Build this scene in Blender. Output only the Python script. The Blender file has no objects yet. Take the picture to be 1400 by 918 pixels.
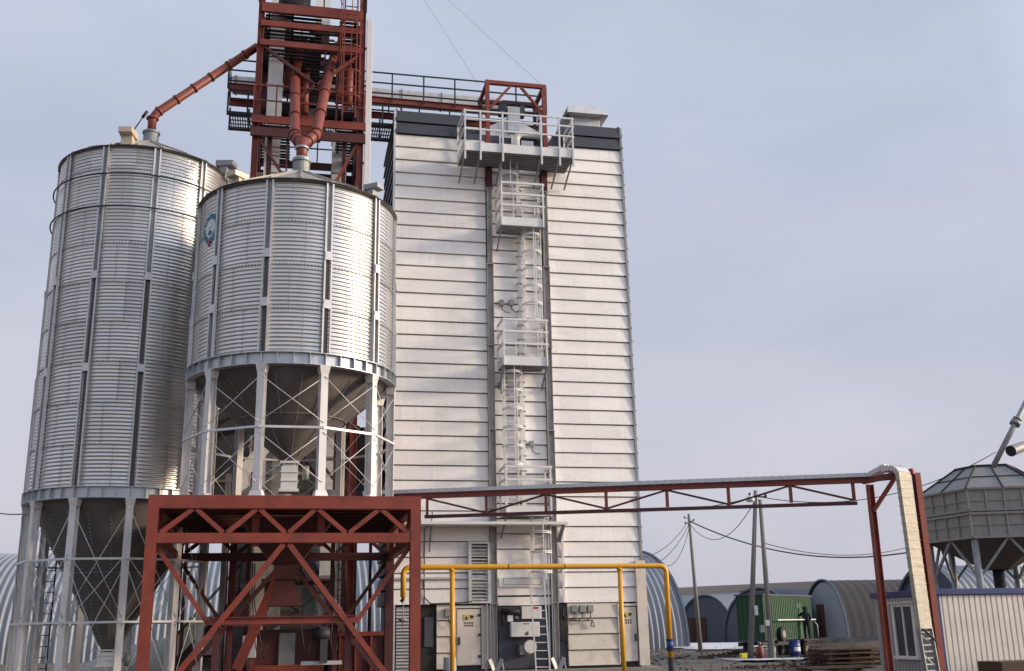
import bpy, math, random
from mathutils import Vector, Matrix
random.seed(7)
R = math.radians
scene = bpy.context.scene
COL = scene.collection

# ------------------------------------------------------------------ camera
PITCH, YAW, ROLL = R(15.56), R(12.1), R(1.05)
fw = Vector((math.sin(YAW)*math.cos(PITCH), math.cos(YAW)*math.cos(PITCH), math.sin(PITCH)))
r0 = Vector((math.cos(YAW), -math.sin(YAW), 0)); u0 = r0.cross(fw)
cr = r0*math.cos(ROLL) - u0*math.sin(ROLL); cu = r0*math.sin(ROLL) + u0*math.cos(ROLL)
cam_d = bpy.data.cameras.new('camera'); cam = bpy.data.objects.new('camera', cam_d); COL.objects.link(cam)
CAM = Vector((0, 0, 1.8))
M = Matrix((cr, cu, -fw)).transposed().to_4x4(); M.translation = CAM
cam.matrix_world = M
cam_d.sensor_width = 36; cam_d.lens = 36*1440/1400; cam_d.clip_start = .1; cam_d.clip_end = 3000
scene.camera = cam

def at(x, y, Y):
    "real position of a measured feature of the site standing in the plane Y"
    d = fw + cr*((x-700)/1440) - cu*((y-459)/1440)
    return CAM + d*(Y/d.y)
def atg(x, y, z=0):
    d = fw + cr*((x-700)/1440) - cu*((y-459)/1440)
    return CAM + d*((z-CAM.z)/d.z)

# ------------------------------------------------------------------ sky, sun, exposure
SUN_EL, SUN_AZ = R(15), R(74)            # azimuth: from -Y (behind the camera) towards +X
sd = Vector((math.sin(SUN_AZ)*math.cos(SUN_EL), -math.cos(SUN_AZ)*math.cos(SUN_EL), math.sin(SUN_EL)))
w = bpy.data.worlds.new('World'); scene.world = w; w.use_nodes = True
nt = w.node_tree; nt.nodes.clear()
def N(t, **k):
    n = nt.nodes.new(t)
    for a, b in k.items(): setattr(n, a, b)
    return n
out = N('ShaderNodeOutputWorld'); bg = N('ShaderNodeBackground'); bg.inputs['Strength'].default_value = .12
sky = N('ShaderNodeTexSky', sky_type='NISHITA'); sky.sun_disc = False; sky.sun_elevation = SUN_EL
sky.sun_rotation = math.atan2(sd.x, sd.y); sky.air_density = 1.0; sky.dust_density = 2.0
tc = N('ShaderNodeTexCoord'); mp = N('ShaderNodeMapping'); mp.inputs['Scale'].default_value = (1.2, 1.2, 3.2)
nz = N('ShaderNodeTexNoise'); nz.inputs['Scale'].default_value = 1.6; nz.inputs['Detail'].default_value = 6; nz.inputs['Roughness'].default_value = .5
nt.links.new(tc.outputs['Generated'], mp.inputs['Vector']); nt.links.new(mp.outputs[0], nz.inputs['Vector'])
rp = N('ShaderNodeValToRGB'); e = rp.color_ramp.elements
e[0].position = .38; e[0].color = (3.3, 3.52, 4.2, 1); e[1].position = .62; e[1].color = (3.95, 4.05, 4.6, 1)
nt.links.new(nz.outputs['Fac'], rp.inputs['Fac'])
# thin overcast: lavender-grey low down, bluer higher up
sp = N('ShaderNodeSeparateXYZ'); nt.links.new(tc.outputs['Generated'], sp.inputs[0])
rz = N('ShaderNodeValToRGB'); e = rz.color_ramp.elements
e[0].position = .0; e[0].color = (1.02, .95, .94, 1); e[1].position = .65; e[1].color = (.92, 1.01, 1.08, 1)
nt.links.new(sp.outputs['Z'], rz.inputs['Fac'])
ml = N('ShaderNodeMix', data_type='RGBA', blend_type='MULTIPLY'); ml.inputs['Factor'].default_value = 1
nt.links.new(rp.outputs['Color'], ml.inputs['A']); nt.links.new(rz.outputs['Color'], ml.inputs['B'])
mx = N('ShaderNodeMix', data_type='RGBA'); mx.inputs['Factor'].default_value = .93
nt.links.new(sky.outputs[0], mx.inputs['A']); nt.links.new(ml.outputs['Result'], mx.inputs['B'])
# the haze glows brighter towards the hidden sun
sv = N('ShaderNodeVectorMath', operation='DOT_PRODUCT'); sv.inputs[1].default_value = sd; nt.links.new(tc.outputs['Generated'], sv.inputs[0])
sm = N('ShaderNodeMapRange'); sm.inputs['From Min'].default_value = .45; sm.inputs['From Max'].default_value = 1; sm.inputs['To Min'].default_value = 1; sm.inputs['To Max'].default_value = 2.6; nt.links.new(sv.outputs['Value'], sm.inputs['Value'])
sc = N('ShaderNodeVectorMath', operation='SCALE'); nt.links.new(mx.outputs['Result'], sc.inputs[0]); nt.links.new(sm.outputs[0], sc.inputs['Scale'])
nt.links.new(sc.outputs[0], bg.inputs['Color']); nt.links.new(bg.outputs[0], out.inputs[0])

sl = bpy.data.lights.new('sun', 'SUN'); sl.energy = 3.0; sl.angle = R(10.0); sl.color = (1, .80, .58)
so = bpy.data.objects.new('sun', sl); COL.objects.link(so); so.rotation_euler = sd.to_track_quat('Z', 'Y').to_euler()
so.location = (30, -20, 40)
vs = scene.view_settings; scene.display_settings.display_device = 'sRGB'
vs.view_transform = 'Standard'; vs.look = 'None'; vs.gamma = 1; vs.exposure = 0.42; vs.use_curve_mapping = False

# ------------------------------------------------------------------ materials
def mat(name, col, rough=.6, metal=0, var=.15, vscale=3, bump=0, bscale=40, dirt=None, dirt_amt=.5, dirt_scale=2, stretch=(1, 1, 1), spec=.5, rvar=.1):
    m = bpy.data.materials.new(name); m.use_nodes = True; t = m.node_tree; p = t.nodes['Principled BSDF']
    p.inputs['Metallic'].default_value = metal; p.inputs['Specular IOR Level'].default_value = spec
    c = t.nodes.new('ShaderNodeTexCoord'); g = t.nodes.new('ShaderNodeMapping'); g.inputs['Scale'].default_value = stretch
    t.links.new(c.outputs['Object'], g.inputs[0])
    n = t.nodes.new('ShaderNodeTexNoise'); n.inputs['Scale'].default_value = vscale; n.inputs['Detail'].default_value = 8; n.inputs['Roughness'].default_value = .6
    t.links.new(g.outputs[0], n.inputs['Vector'])
    r = t.nodes.new('ShaderNodeValToRGB'); r.color_ramp.elements[0].position = .3; r.color_ramp.elements[1].position = .7
    lo = [max(0, x*(1-var)) for x in col]; hi = [min(1, x*(1+var)) for x in col]
    r.color_ramp.elements[0].color = (*lo, 1); r.color_ramp.elements[1].color = (*hi, 1)
    t.links.new(n.outputs['Fac'], r.inputs[0]); last = r.outputs[0]
    if dirt:
        n2 = t.nodes.new('ShaderNodeTexNoise'); n2.inputs['Scale'].default_value = dirt_scale; n2.inputs['Detail'].default_value = 10; n2.inputs['Roughness'].default_value = .7
        t.links.new(g.outputs[0], n2.inputs['Vector'])
        r2 = t.nodes.new('ShaderNodeValToRGB'); r2.color_ramp.elements[0].position = .5; r2.color_ramp.elements[1].position = .72
        r2.color_ramp.elements[0].color = (0, 0, 0, 1); r2.color_ramp.elements[1].color = (dirt_amt,)*3+(1,)
        t.links.new(n2.outputs['Fac'], r2.inputs[0])
        x = t.nodes.new('ShaderNodeMix'); x.data_type = 'RGBA'; t.links.new(r2.outputs[0], x.inputs['Factor'])
        t.links.new(last, x.inputs['A']); x.inputs['B'].default_value = (*dirt, 1); last = x.outputs['Result']
    t.links.new(last, p.inputs['Base Color'])
    q = t.nodes.new('ShaderNodeMapRange'); q.inputs['To Min'].default_value = max(.05, rough-rvar); q.inputs['To Max'].default_value = min(1, rough+rvar)
    t.links.new(n.outputs['Fac'], q.inputs['Value']); t.links.new(q.outputs[0], p.inputs['Roughness'])
    if bump:
        b = t.nodes.new('ShaderNodeBump'); b.inputs['Strength'].default_value = bump; b.inputs['Distance'].default_value = .02
        n3 = t.nodes.new('ShaderNodeTexNoise'); n3.inputs['Scale'].default_value = bscale; n3.inputs['Detail'].default_value = 6
        t.links.new(c.outputs['Object'], n3.inputs['Vector']); t.links.new(n3.outputs['Fac'], b.inputs['Height']); t.links.new(b.outputs[0], p.inputs['Normal'])
    return m

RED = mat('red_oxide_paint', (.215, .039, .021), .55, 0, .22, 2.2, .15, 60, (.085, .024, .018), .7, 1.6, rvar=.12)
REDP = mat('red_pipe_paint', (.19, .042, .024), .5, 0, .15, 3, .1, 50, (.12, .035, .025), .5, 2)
REDD = mat('dark_and_shaded_red_paint', (.075, .017, .016), .6, 0, .2, 2.2, .1, 50, (.05, .016, .015), .5, 1.5)  # for dark red boxes, and as painted-in shade on rear and lower steelwork
GALV = mat('galvanised_steel', (.50, .52, .54), .42, .75, .14, 6, .05, 60, (.30, .31, .32), .5, 3)
GALVD = mat('weathered_galvanised_steel', (.27, .28, .28), .6, .45, .2, 3, .08, 40, (.12, .11, .10), .6, 2.5)
GALVW = mat('bright_galvanised_rail', (.62, .62, .62), .45, .3, .12, 6, .05, 50, (.4, .38, .36), .5, 4)
LEGM = mat('grey_white_leg_paint', (.68, .66, .64), .5, .1, .08, 2, .05, 30, (.36, .32, .28), .6, 1.6, (1, 1, .4))
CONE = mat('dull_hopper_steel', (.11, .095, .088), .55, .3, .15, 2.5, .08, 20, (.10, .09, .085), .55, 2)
CREAM = mat('cream_panel', (.91, .88, .84), .55, 0, .05, .8, .06, 12, (.42, .36, .30), .22, 1.5, (.5, 1, 2.2))
CREAML = mat('cream_door_panel', (.68, .62, .54), .55, 0, .07, 1.5, .05, 30, (.32, .26, .2), .5, 2)
DARK = mat('anthracite_sheet', (.055, .058, .072), .5, .1, .1, 1.5, .04, 20)
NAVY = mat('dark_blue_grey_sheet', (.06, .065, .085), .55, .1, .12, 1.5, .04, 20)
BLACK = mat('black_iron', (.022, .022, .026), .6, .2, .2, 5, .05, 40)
VOIDM = mat('dark_interior', (.02, .018, .018), .8, 0, .3, 2)
ROOFM = mat('dusty_roof_sheet', (.34, .31, .275), .6, .15, .15, 3, .05, 30, (.2, .18, .16), .5, 2)
COLM = mat('dusty_column_steel', (.42, .405, .39), .65, .15, .25, 3, .1, 30, (.15, .14, .13), .6, 4, (2, 2, .7))
WHITE = mat('white_painted_metal', (.72, .72, .71), .4, 0, .05, 3, .03, 30, (.45, .43, .4), .4, 3)
BEIGE = mat('beige_vent_metal', (.52, .44, .33), .5, .1, .08, 3, .05, 40)
GREYV = mat('grey_vent_metal', (.25, .26, .27), .5, .4, .1, 3, .05, 40)
YEL = mat('yellow_gas_paint', (.72, .36, .022), .38, 0, .08, 2, .04, 40, (.4, .18, .03), .4, 2)
BLUE = mat('blue_paint', (.03, .06, .24), .4, 0, .1, 3)
NAVYT = mat('navy_roof_trim', (.025, .04, .14), .45, .1, .1, 2)
GREEN = mat('green_wagon_paint', (.014, .068, .026), .55, 0, .15, 1.5, .08, 10, (.012, .045, .02), .6, 1.2, (1, 1, .4))
CONC = mat('concrete', (.27, .255, .23), .9, 0, .12, 1.2, .3, 20, (.14, .125, .11), .6, .8)
POLE = mat('concrete_pole', (.22, .205, .185), .9, 0, .15, 2, .3, 30, (.12, .11, .1), .5, 1, (1, 1, .2))
ARCHM = mat('blue_grey_arch_sheet', (.25, .27, .30), .6, .1, .1, .6, .04, 10, (.22, .24, .27), .5, .5)
ARCHD = mat('slate_blue_arch_sheet', (.075, .09, .125), .55, .2, .15, .4, .04, 10)
ARCHB = mat('dark_hangar_sheet', (.05, .048, .05), .9, 0, .15, .3)
OFFW = mat('cream_corrugated_cladding', (.66, .62, .56), .45, .1, .05, 1, .03, 20, (.42, .37, .3), .4, 1.5)
OFFG = mat('grey_and_shaded_cladding', (.34, .35, .37), .5, .2, .06, 1, .03, 20)  # grey shed walls, and painted-in shade on the cabin's side wall
GLASS = mat('dark_window_glass', (.03, .035, .045), .12, 0, .1, 1)
WOOD = mat('weathered_timber', (.075, .042, .03), .85, 0, .3, 3, .3, 30, (.035, .022, .018), .6, 3)
RUST = mat('rusty_steel', (.07, .028, .02), .8, .1, .35, 4, .3, 40)
CLOTH = mat('dark_work_clothes', (.012, .014, .022), .9, 0, .2, 8)
SKIN = mat('skin', (.42, .24, .17), .6, 0, .05, 8)
RUBBER = mat('black_rubber', (.02, .02, .02), .8, 0, .2, 6)
TEAL = mat('teal_emblem_paint', (.02, .20, .30), .5, 0, .15, 10)
REDS = mat('red_emblem_paint', (.5, .02, .04), .5, 0, .1, 10)
YSIGN = mat('yellow_sign_paint', (.55, .47, .16), .5, 0, .05, 10)
BRIGHT = mat('bright_galvanised_cover', (.56, .57, .58), .5, .3, .08, 3, .05, 30)
DUCT = mat('ribbed_aluminium_cover', (.42, .385, .31), .6, .15, .22, 4, .6, 9, (.30, .28, .25), .6, 3)
GRATE = mat('grating_steel', (.26, .26, .27), .7, .3, .2, 12)
BINW = mat('stained_bin_wall', (.31, .295, .26), .65, .25, .2, 2, .1, 20, (.16, .145, .12), .7, 2, (2, 2, .5))
BING = mat('grey_bin_roof', (.27, .265, .26), .6, .1, .2, 2, .1, 20, (.06, .055, .05), .6, 2, (2, 2, .5))
SNOW = mat('old_snow', (.62, .62, .65), .8, 0, .15, 2, .4, 8, (.3, .27, .24), .6, 2)
PILE = mat('pale_grain_dust', (.36, .34, .31), .95, 0, .15, 1.5, .4, 8)

def silo_mat():
    m = mat('corrugated_silo_sheet', (.67, .655, .63), .31, .88, .06, 9, rvar=.05)
    t = m.node_tree; p = t.nodes['Principled BSDF']
    c = t.nodes.new('ShaderNodeTexCoord'); s = t.nodes.new('ShaderNodeSeparateXYZ'); t.links.new(c.outputs['Object'], s.inputs[0])
    def ma(op, a, b=None):
        n = t.nodes.new('ShaderNodeMath'); n.operation = op
        for i, v in enumerate((a, b)):
            if v is None: continue
            if isinstance(v, (int, float)): n.inputs[i].default_value = v
            else: t.links.new(v, n.inputs[i])
        return n.outputs[0]
    ang = ma('ARCTAN2', s.outputs['X'], s.outputs['Y']); zz = ma('FLOOR', ma('DIVIDE', s.outputs['Z'], 1.144))
    a = ma('FLOOR', ma('ADD', ma('MULTIPLY', ang, 11/(2*math.pi)), ma('MULTIPLY', ma('MODULO', zz, 2), .5)))
    cb = t.nodes.new('ShaderNodeCombineXYZ'); t.links.new(a, cb.inputs[0]); t.links.new(zz, cb.inputs[1])
    wn = t.nodes.new('ShaderNodeTexWhiteNoise'); wn.noise_dimensions = '3D'; t.links.new(cb.outputs[0], wn.inputs['Vector'])
    mr = t.nodes.new('ShaderNodeMapRange'); mr.inputs['To Min'].default_value = .82; mr.inputs['To Max'].default_value = 1.08; t.links.new(wn.outputs['Value'], mr.inputs['Value'])
    old = p.inputs['Base Color'].links[0].from_socket
    x = t.nodes.new('ShaderNodeVectorMath'); x.operation = 'SCALE'; t.links.new(old, x.inputs[0]); t.links.new(mr.outputs[0], x.inputs['Scale'])
    t.links.new(x.outputs[0], p.inputs['Base Color'])
    return m
SILO = silo_mat()

# ------------------------------------------------------------------ mesh helpers
class MB:
    def __init__(s): s.v = []; s.f = []; s.sm = []
    def add(s, vs, fs, smooth=False):
        o = len(s.v); s.v += [Vector(x) for x in vs]; s.f += [tuple(i+o for i in q) for q in fs]; s.sm += [smooth]*len(fs); return s
    def box(s, x0, x1, y0, y1, z0, z1):
        return s.add([(x, y, z) for z in (z0, z1) for y in (y0, y1) for x in (x0, x1)],
                     [(0, 2, 3, 1), (4, 5, 7, 6), (0, 1, 5, 4), (2, 6, 7, 3), (0, 4, 6, 2), (1, 3, 7, 5)])
    def bar(s, p, q, w, h=None, up=(0, 0, 1), taper=1):
        p, q = Vector(p), Vector(q); h = w if h is None else h; d = (q-p).normalized(); up = Vector(up)
        if abs(d.dot(up)) > .98: up = Vector((0, 1, 0)) if abs(d.y) < .9 else Vector((1, 0, 0))
        a = d.cross(up).normalized(); b = a.cross(d).normalized()
        vs = [c + a*(i*w/2*k) + b*(j*h/2*k) for c, k in ((p, 1), (q, taper)) for i, j in ((-1, -1), (1, -1), (1, 1), (-1, 1))]
        return s.add(vs, [(0, 3, 2, 1), (4, 5, 6, 7), (0, 1, 5, 4), (1, 2, 6, 5), (2, 3, 7, 6), (3, 0, 4, 7)])
    def ibeam(s, p, q, w, h, t=.015, up=(0, 0, 1)):
        "flanges of width w lie at +-h/2 along up"
        p, q = Vector(p), Vector(q); d = (q-p).normalized(); u = Vector(up); u = (u-d*u.dot(d)).normalized()
        s.bar(p+u*(h/2-t/2), q+u*(h/2-t/2), w, t, u); s.bar(p-u*(h/2-t/2), q-u*(h/2-t/2), w, t, u)
        return s.bar(p, q, t, h-2*t, u)
    def tube(s, pts, r, n=10, cap=True, smooth=True, up=None):
        pts = [Vector(p) for p in pts]; rings = []; rs = r if isinstance(r, (list, tuple)) else [r]*len(pts)
        d0 = (pts[1]-pts[0]).normalized(); a = d0.orthogonal().normalized()
        o = len(s.v)
        for i, p in enumerate(pts):
            din = (p-pts[i-1]).normalized() if i else d0
            dout = (pts[i+1]-p).normalized() if i < len(pts)-1 else din
            t = (din+dout).normalized(); a = (a - t*a.dot(t)).normalized(); b = t.cross(a)
            k = 1/max(.5, t.dot(din))
            for j in range(n):
                th = 2*math.pi*j/n; s.v.append(p + (a*math.cos(th)+b*math.sin(th))*rs[i]*(k if k < 1.3 else 1.3))
        for i in range(len(pts)-1):
            for j in range(n):
                s.f.append((o+i*n+j, o+i*n+(j+1) % n, o+(i+1)*n+(j+1) % n, o+(i+1)*n+j)); s.sm.append(smooth)
        if cap:
            s.f.append(tuple(o+j for j in reversed(range(n)))); s.sm.append(False)
            s.f.append(tuple(o+(len(pts)-1)*n+j for j in range(n))); s.sm.append(False)
        return s
    def lathe(s, c, prof, n=48, smooth=True, a0=0, a1=2*math.pi, rfn=None):
        o = len(s.v); full = abs(a1-a0-2*math.pi) < 1e-6; m = n if full else n+1
        for (r, z) in prof:
            for j in range(m):
                th = a0+(a1-a0)*j/n; s.v.append(Vector((c[0]+r*math.sin(th), c[1]-r*math.cos(th), c[2]+z)))
        for i in range(len(prof)-1):
            for j in range(n):
                k = (j+1) % m if full else j+1
                s.f.append((o+i*m+j, o+i*m+k, o+(i+1)*m+k, o+(i+1)*m+j)); s.sm.append(smooth)
        return s
    def prism(s, poly, y0, y1):
        "poly in (x, z), extruded along y"
        n = len(poly); vs = [(x, y, z) for y in (y0, y1) for x, z in poly]
        return s.add(vs, [tuple(range(n)), tuple(reversed(range(n, 2*n)))] + [((i+1) % n, i, i+n, (i+1) % n+n) for i in range(n)])
    def prismx(s, poly, x0, x1):
        "poly in (y, z), extruded along x"
        n = len(poly); vs = [(x, y, z) for x in (x0, x1) for y, z in poly]
        return s.add(vs, [tuple(reversed(range(n))), tuple(range(n, 2*n))] + [(i, (i+1) % n, (i+1) % n+n, i+n) for i in range(n)])
    def xf(s, fn): s.v = [Vector(fn(v)) for v in s.v]; return s
    def build(s, name, m, parent=None, bevel=0):
        me = bpy.data.meshes.new(name); r = Vector((0, 0, 0)); q = parent
        while q: r += q.location; q = q.parent
        me.from_pydata([v-r for v in s.v], [], s.f); me.polygons.foreach_set('use_smooth', s.sm); me.materials.append(m); me.update()
        o = bpy.data.objects.new(name, me); COL.objects.link(o); o.parent = parent
        if bevel:
            b = o.modifiers.new('bevel', 'BEVEL'); b.width = bevel; b.segments = 2; b.limit_method = 'ANGLE'
        return o
def tag(o, label=None, cat=None, group=None, kind=None):
    if label: o['label'] = label
    if cat: o['category'] = cat
    if group: o['group'] = group
    if kind: o['kind'] = kind
    return o
def thing(name, loc, label, cat, group=None):
    o = bpy.data.objects.new(name, None); COL.objects.link(o); o.location = loc; o.empty_display_size = .3
    return tag(o, label, cat, group)
def dup(root, loc, label=None, group=None):
    def rec(o, par):
        c = o.copy(); COL.objects.link(c); c.parent = par
        for ch in list(o.children): rec(ch, c)
        return c
    kids = list(root.children); c = root.copy(); COL.objects.link(c)
    for k in kids: rec(k, c)
    c.location = loc
    if label: c['label'] = label
    if group: c['group'] = group
    return c
V = Vector

# ------------------------------------------------------------------ ground and far country
def ground():
    m = mat('muddy_yard', (.10, .082, .068), .95, 0, .3, .25, .8, 1.6, (.16, .14, .125), .6, .12)
    import mathutils
    mb = MB(); xs = [-1200, -500, -200, -100, -60]+[-40+2*i for i in range(61)]+[100, 150, 250, 500, 1200]
    ys = [-200, -60, -20, 0]+[4+2*i for i in range(50)]+[120, 160, 220, 320, 600, 1500]
    nx = len(xs)
    vs = []
    for y in ys:
        for x in xs:
            h = (mathutils.noise.noise(V((x*.22, y*.22, 0)))*.10+mathutils.noise.noise(V((x*.9, y*.9, 3)))*.04) if 36 < y < 100 and x > 13 else 0
            vs.append((x, y, h if h < .06 else .06))
    fs = [(j*nx+i, j*nx+i+1, (j+1)*nx+i+1, (j+1)*nx+i) for j in range(len(ys)-1) for i in range(nx-1)]
    mb.add(vs, fs, True)
    tag(mb.build('ground', m), kind='structure')
ground()
def hill():
    import mathutils
    m = mat('bare_brown_hillside', (.065, .053, .048), 1, 0, .25, .02, .3, .3, (.11, .095, .085), .6, .012)
    mb = MB(); n = 60; vs = []; 
    # a long bare ridge across the right background
    for j in range(10):
        for i in range(n+1):
            x = -250+i*16; t = j/9
            top = 23+4*mathutils.noise.noise(V((x*.008, 0, 0)))-6*max(0, min(1, (150-x)/200))
            vs.append((x, 330+t*220, top*math.sin(t*math.pi/2)**.8 + .6*mathutils.noise.noise(V((x*.05, t*5, 1)))*t))
    mb.add(vs, [(j*(n+1)+i, j*(n+1)+i+1, (j+1)*(n+1)+i+1, (j+1)*(n+1)+i) for j in range(9) for i in range(n)], True)
    tag(mb.build('hill', m), kind='structure')
hill()
def patch(name, cx, cy, rx, ry, z, m, n=28, seed=0):
    rr = random.Random(seed); mb = MB(); ph = [rr.uniform(0, 6.3) for _ in range(4)]
    def rad(a): return 1+.25*math.sin(2*a+ph[0])+.18*math.sin(5*a+ph[1])+.1*math.sin(9*a+ph[2])
    vs = [(cx, cy, z+.05)]+[(cx+rx*rad(a)*k*math.cos(a), cy+ry*rad(a)*k*math.sin(a), z+(.04 if k < .9 else 0)) for k in (.8, 1) for a in [2*math.pi*i/n for i in range(n)]]
    fs = [(0, 1+i, 1+(i+1) % n) for i in range(n)]+[(1+i, 1+n+i, 1+n+(i+1) % n, 1+(i+1) % n) for i in range(n)]
    mb.add(vs, fs, True); return tag(mb.build(name, m), kind='structure')
for i, (x, y, rx, ry) in enumerate([(925, 884, 6, 11), (968, 883, 5, 10), (1003, 883, 5, 10), (1130, 882, 5, 6), (985, 889, 2, 2.5), (1182, 872, 9, 14), (1150, 877, 6, 8), (1060, 905, 1.6, 1), (1090, 873, 8, 3), (1150, 876, 5, 8)]):
    g = atg(x, y); patch('snow', g.x, g.y, rx, ry, .12, SNOW, seed=i)
g = atg(1055, 902); patch('puddle', g.x, g.y, 2.8, 2.6, .064, mat('wet_mud', (.06, .06, .065), .12, 0, .2, 1), seed=31)

# ------------------------------------------------------------------ arch hangars
def vault(name, p0, axis, length, hw, hh, pitch, amp, m, mend, label, door=None, endz=.0, group='arched sheet metal hangars', step_seg=28, front_end=True):
    """half-barrel of corrugated sheet; p0 = middle of the near end at ground level, axis = direction of the ridge"""
    ax = V(axis).normalized(); sd_ = V((ax.y, -ax.x, 0))
    root = thing('arch_hangar', p0, label, 'hangar', group); p0 = V(p0)
    mb = MB(); nseg = step_seg; per = 6; nl = int(length/pitch)*per; o = 0; vs = []
    for i in range(nl+1):
        s = length*i/nl; k = 1+amp/hh*math.cos(2*math.pi*i/per)
        for j in range(nseg+1):
            a = math.pi*j/nseg; vs.append(p0 + ax*s + sd_*(-math.cos(a)*hw*k) + V((0, 0, hh*k*math.sin(a)**.9)))
    mb.add(vs, [(i*(nseg+1)+j, (i+1)*(nseg+1)+j, (i+1)*(nseg+1)+j+1, i*(nseg+1)+j+1) for i in range(nl) for j in range(nseg)], True)
    mb.build('arched_roof', m, root)
    if front_end:
        mb = MB(); k = .97
        arc = [p0 + ax*.12 + sd_*(-math.cos(math.pi*j/nseg)*hw*k) + V((0, 0, hh*k*math.sin(math.pi*j/nseg)**.9)) for j in range(nseg+1)]
        mb.add(arc, [tuple(range(nseg+1))]); arc2 = [q+ax*.1 for q in arc]; mb.add(arc2, [tuple(reversed(range(nseg+1)))])
        mb.build('end_wall', mend, root)
        mb = MB()
        for j in range(nseg):
            q = [p0 + sd_*(-math.cos(math.pi*t/nseg)*hw*1.01) + V((0, 0, hh*1.01*math.sin(math.pi*t/nseg)**.9)) for t in (j, j+1)]
            mb.bar(q[0], q[1], .22, .16)
        mb.build('edge_trim', ARCHD, root)
    if door:
        u, wd, hd, dm = door; c = p0 + ax*.06 + sd_*u; mb = MB(); mb.bar(c, c+V((0, 0, hd)), wd, .12, up=ax); mb.build('door', dm, root)
        mb = MB(); c2 = c - ax*.08; mb.bar(c2, c2+V((0, 0, hd)), .1, .06, up=ax); mb.build('door_gap', BLACK, root)
    return root
# great hangar behind silos and dryer; its right end shows beside the dryer
gx = atg(941, 887)
vault('h', (gx.x, gx.y+13.2, 0), (-1, 0, 0), 84, 13.2, 8.6, .5, .075, ARCHM, ARCHM,
      'long pale blue-grey arched hangar of ribbed sheet running behind the silos and the dryer', group=None, front_end=True)
def apt(x, y, dist):
    "point on the ground seen in direction of x at a given distance"
    d = fw + cr*((x-700)/1440) - cu*((y-459)/1440); d.z = 0; d.normalize(); return V((d.x*dist, d.y*dist, 0))
AXR = (.82, .57, 0)
vault('h', apt(966, 870, 120), AXR, 26, 3.55, 4.9, .5, .09, ARCHM, ARCHD,
      'small slate blue arched hangar with dark red door standing left of the green wagon', (-1.6, 3.1, 2.6, RUST))
vault('h', apt(1040, 870, 112), AXR, 26, 4.2, 5.3, .5, .09, ARCHD, ARCHD,
      'dark slate arched hangar mostly hidden behind the green wagon')
vault('h', apt(1130, 870, 112), (1, -.04, 0), 60, 4.6, 5.9, .9, .02, ARCHB, ARCHM,
      'arched hangar with long dark roof and pale upper end, right of the green wagon', (-1.0, 1.6, 3.6, RUST))
b = apt(1225, 800, 52); 
vault('h', apt(1272, 850, 72), (.97, .24, 0), 40, 3.0, 5.1, .55, .09, ARCHM, ARCHD,
      'blue-grey arched hangar rising behind the site office under the hexagonal bin')
# long low sheds on the skyline
def shed(p, q, dep, h, roof, label, wallm=OFFG, roofm=ARCHD):
    p, q = V(p), V(q); r = thing('long_shed', p, label, 'shed', 'long low sheds on the skyline')
    d = (q-p).normalized(); n = V((-d.y, d.x, 0)); c = (p+q)/2+n*dep/2; L = (q-p).length
    def T(v): return c + d*v.x + n*v.y + V((0, 0, v.z))
    MB().box(-L/2, L/2, -dep/2, dep/2, 0, h).xf(T).build('wall', wallm, r)
    m = MB().prismx([(-dep/2-.4, h), (dep/2+.4, h), (0, h+roof)], -L/2-.3, L/2+.3).xf(T); m.build('roof', roofm, r)
    m = MB(); k = max(2, int(L/7))
    for i in range(k): x = -L/2+(i+.5)*L/k; m.box(x-1, x+1, -dep/2-.05, -dep/2+.02, h*.45, h*.75)
    m.xf(T).build('window_band', GLASS, r)
    return r
shed(apt(895, 850, 215), apt(1012, 850, 200), 12, 5.0, 2.6, 'long grey shed with cream wall on the skyline left of the utility poles', OFFW, ARCHM)
shed(apt(1014, 850, 170), apt(1030, 850, 168), 6, 5.4, 1.0, 'small cream building with red base peeping above the dark hangar', CREAM, RUST)
shed(apt(1042, 850, 205), apt(1118, 850, 210), 14, 5.6, 2.6, 'long slate roofed shed on the skyline behind the green wagon', OFFG, ARCHD)

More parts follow.
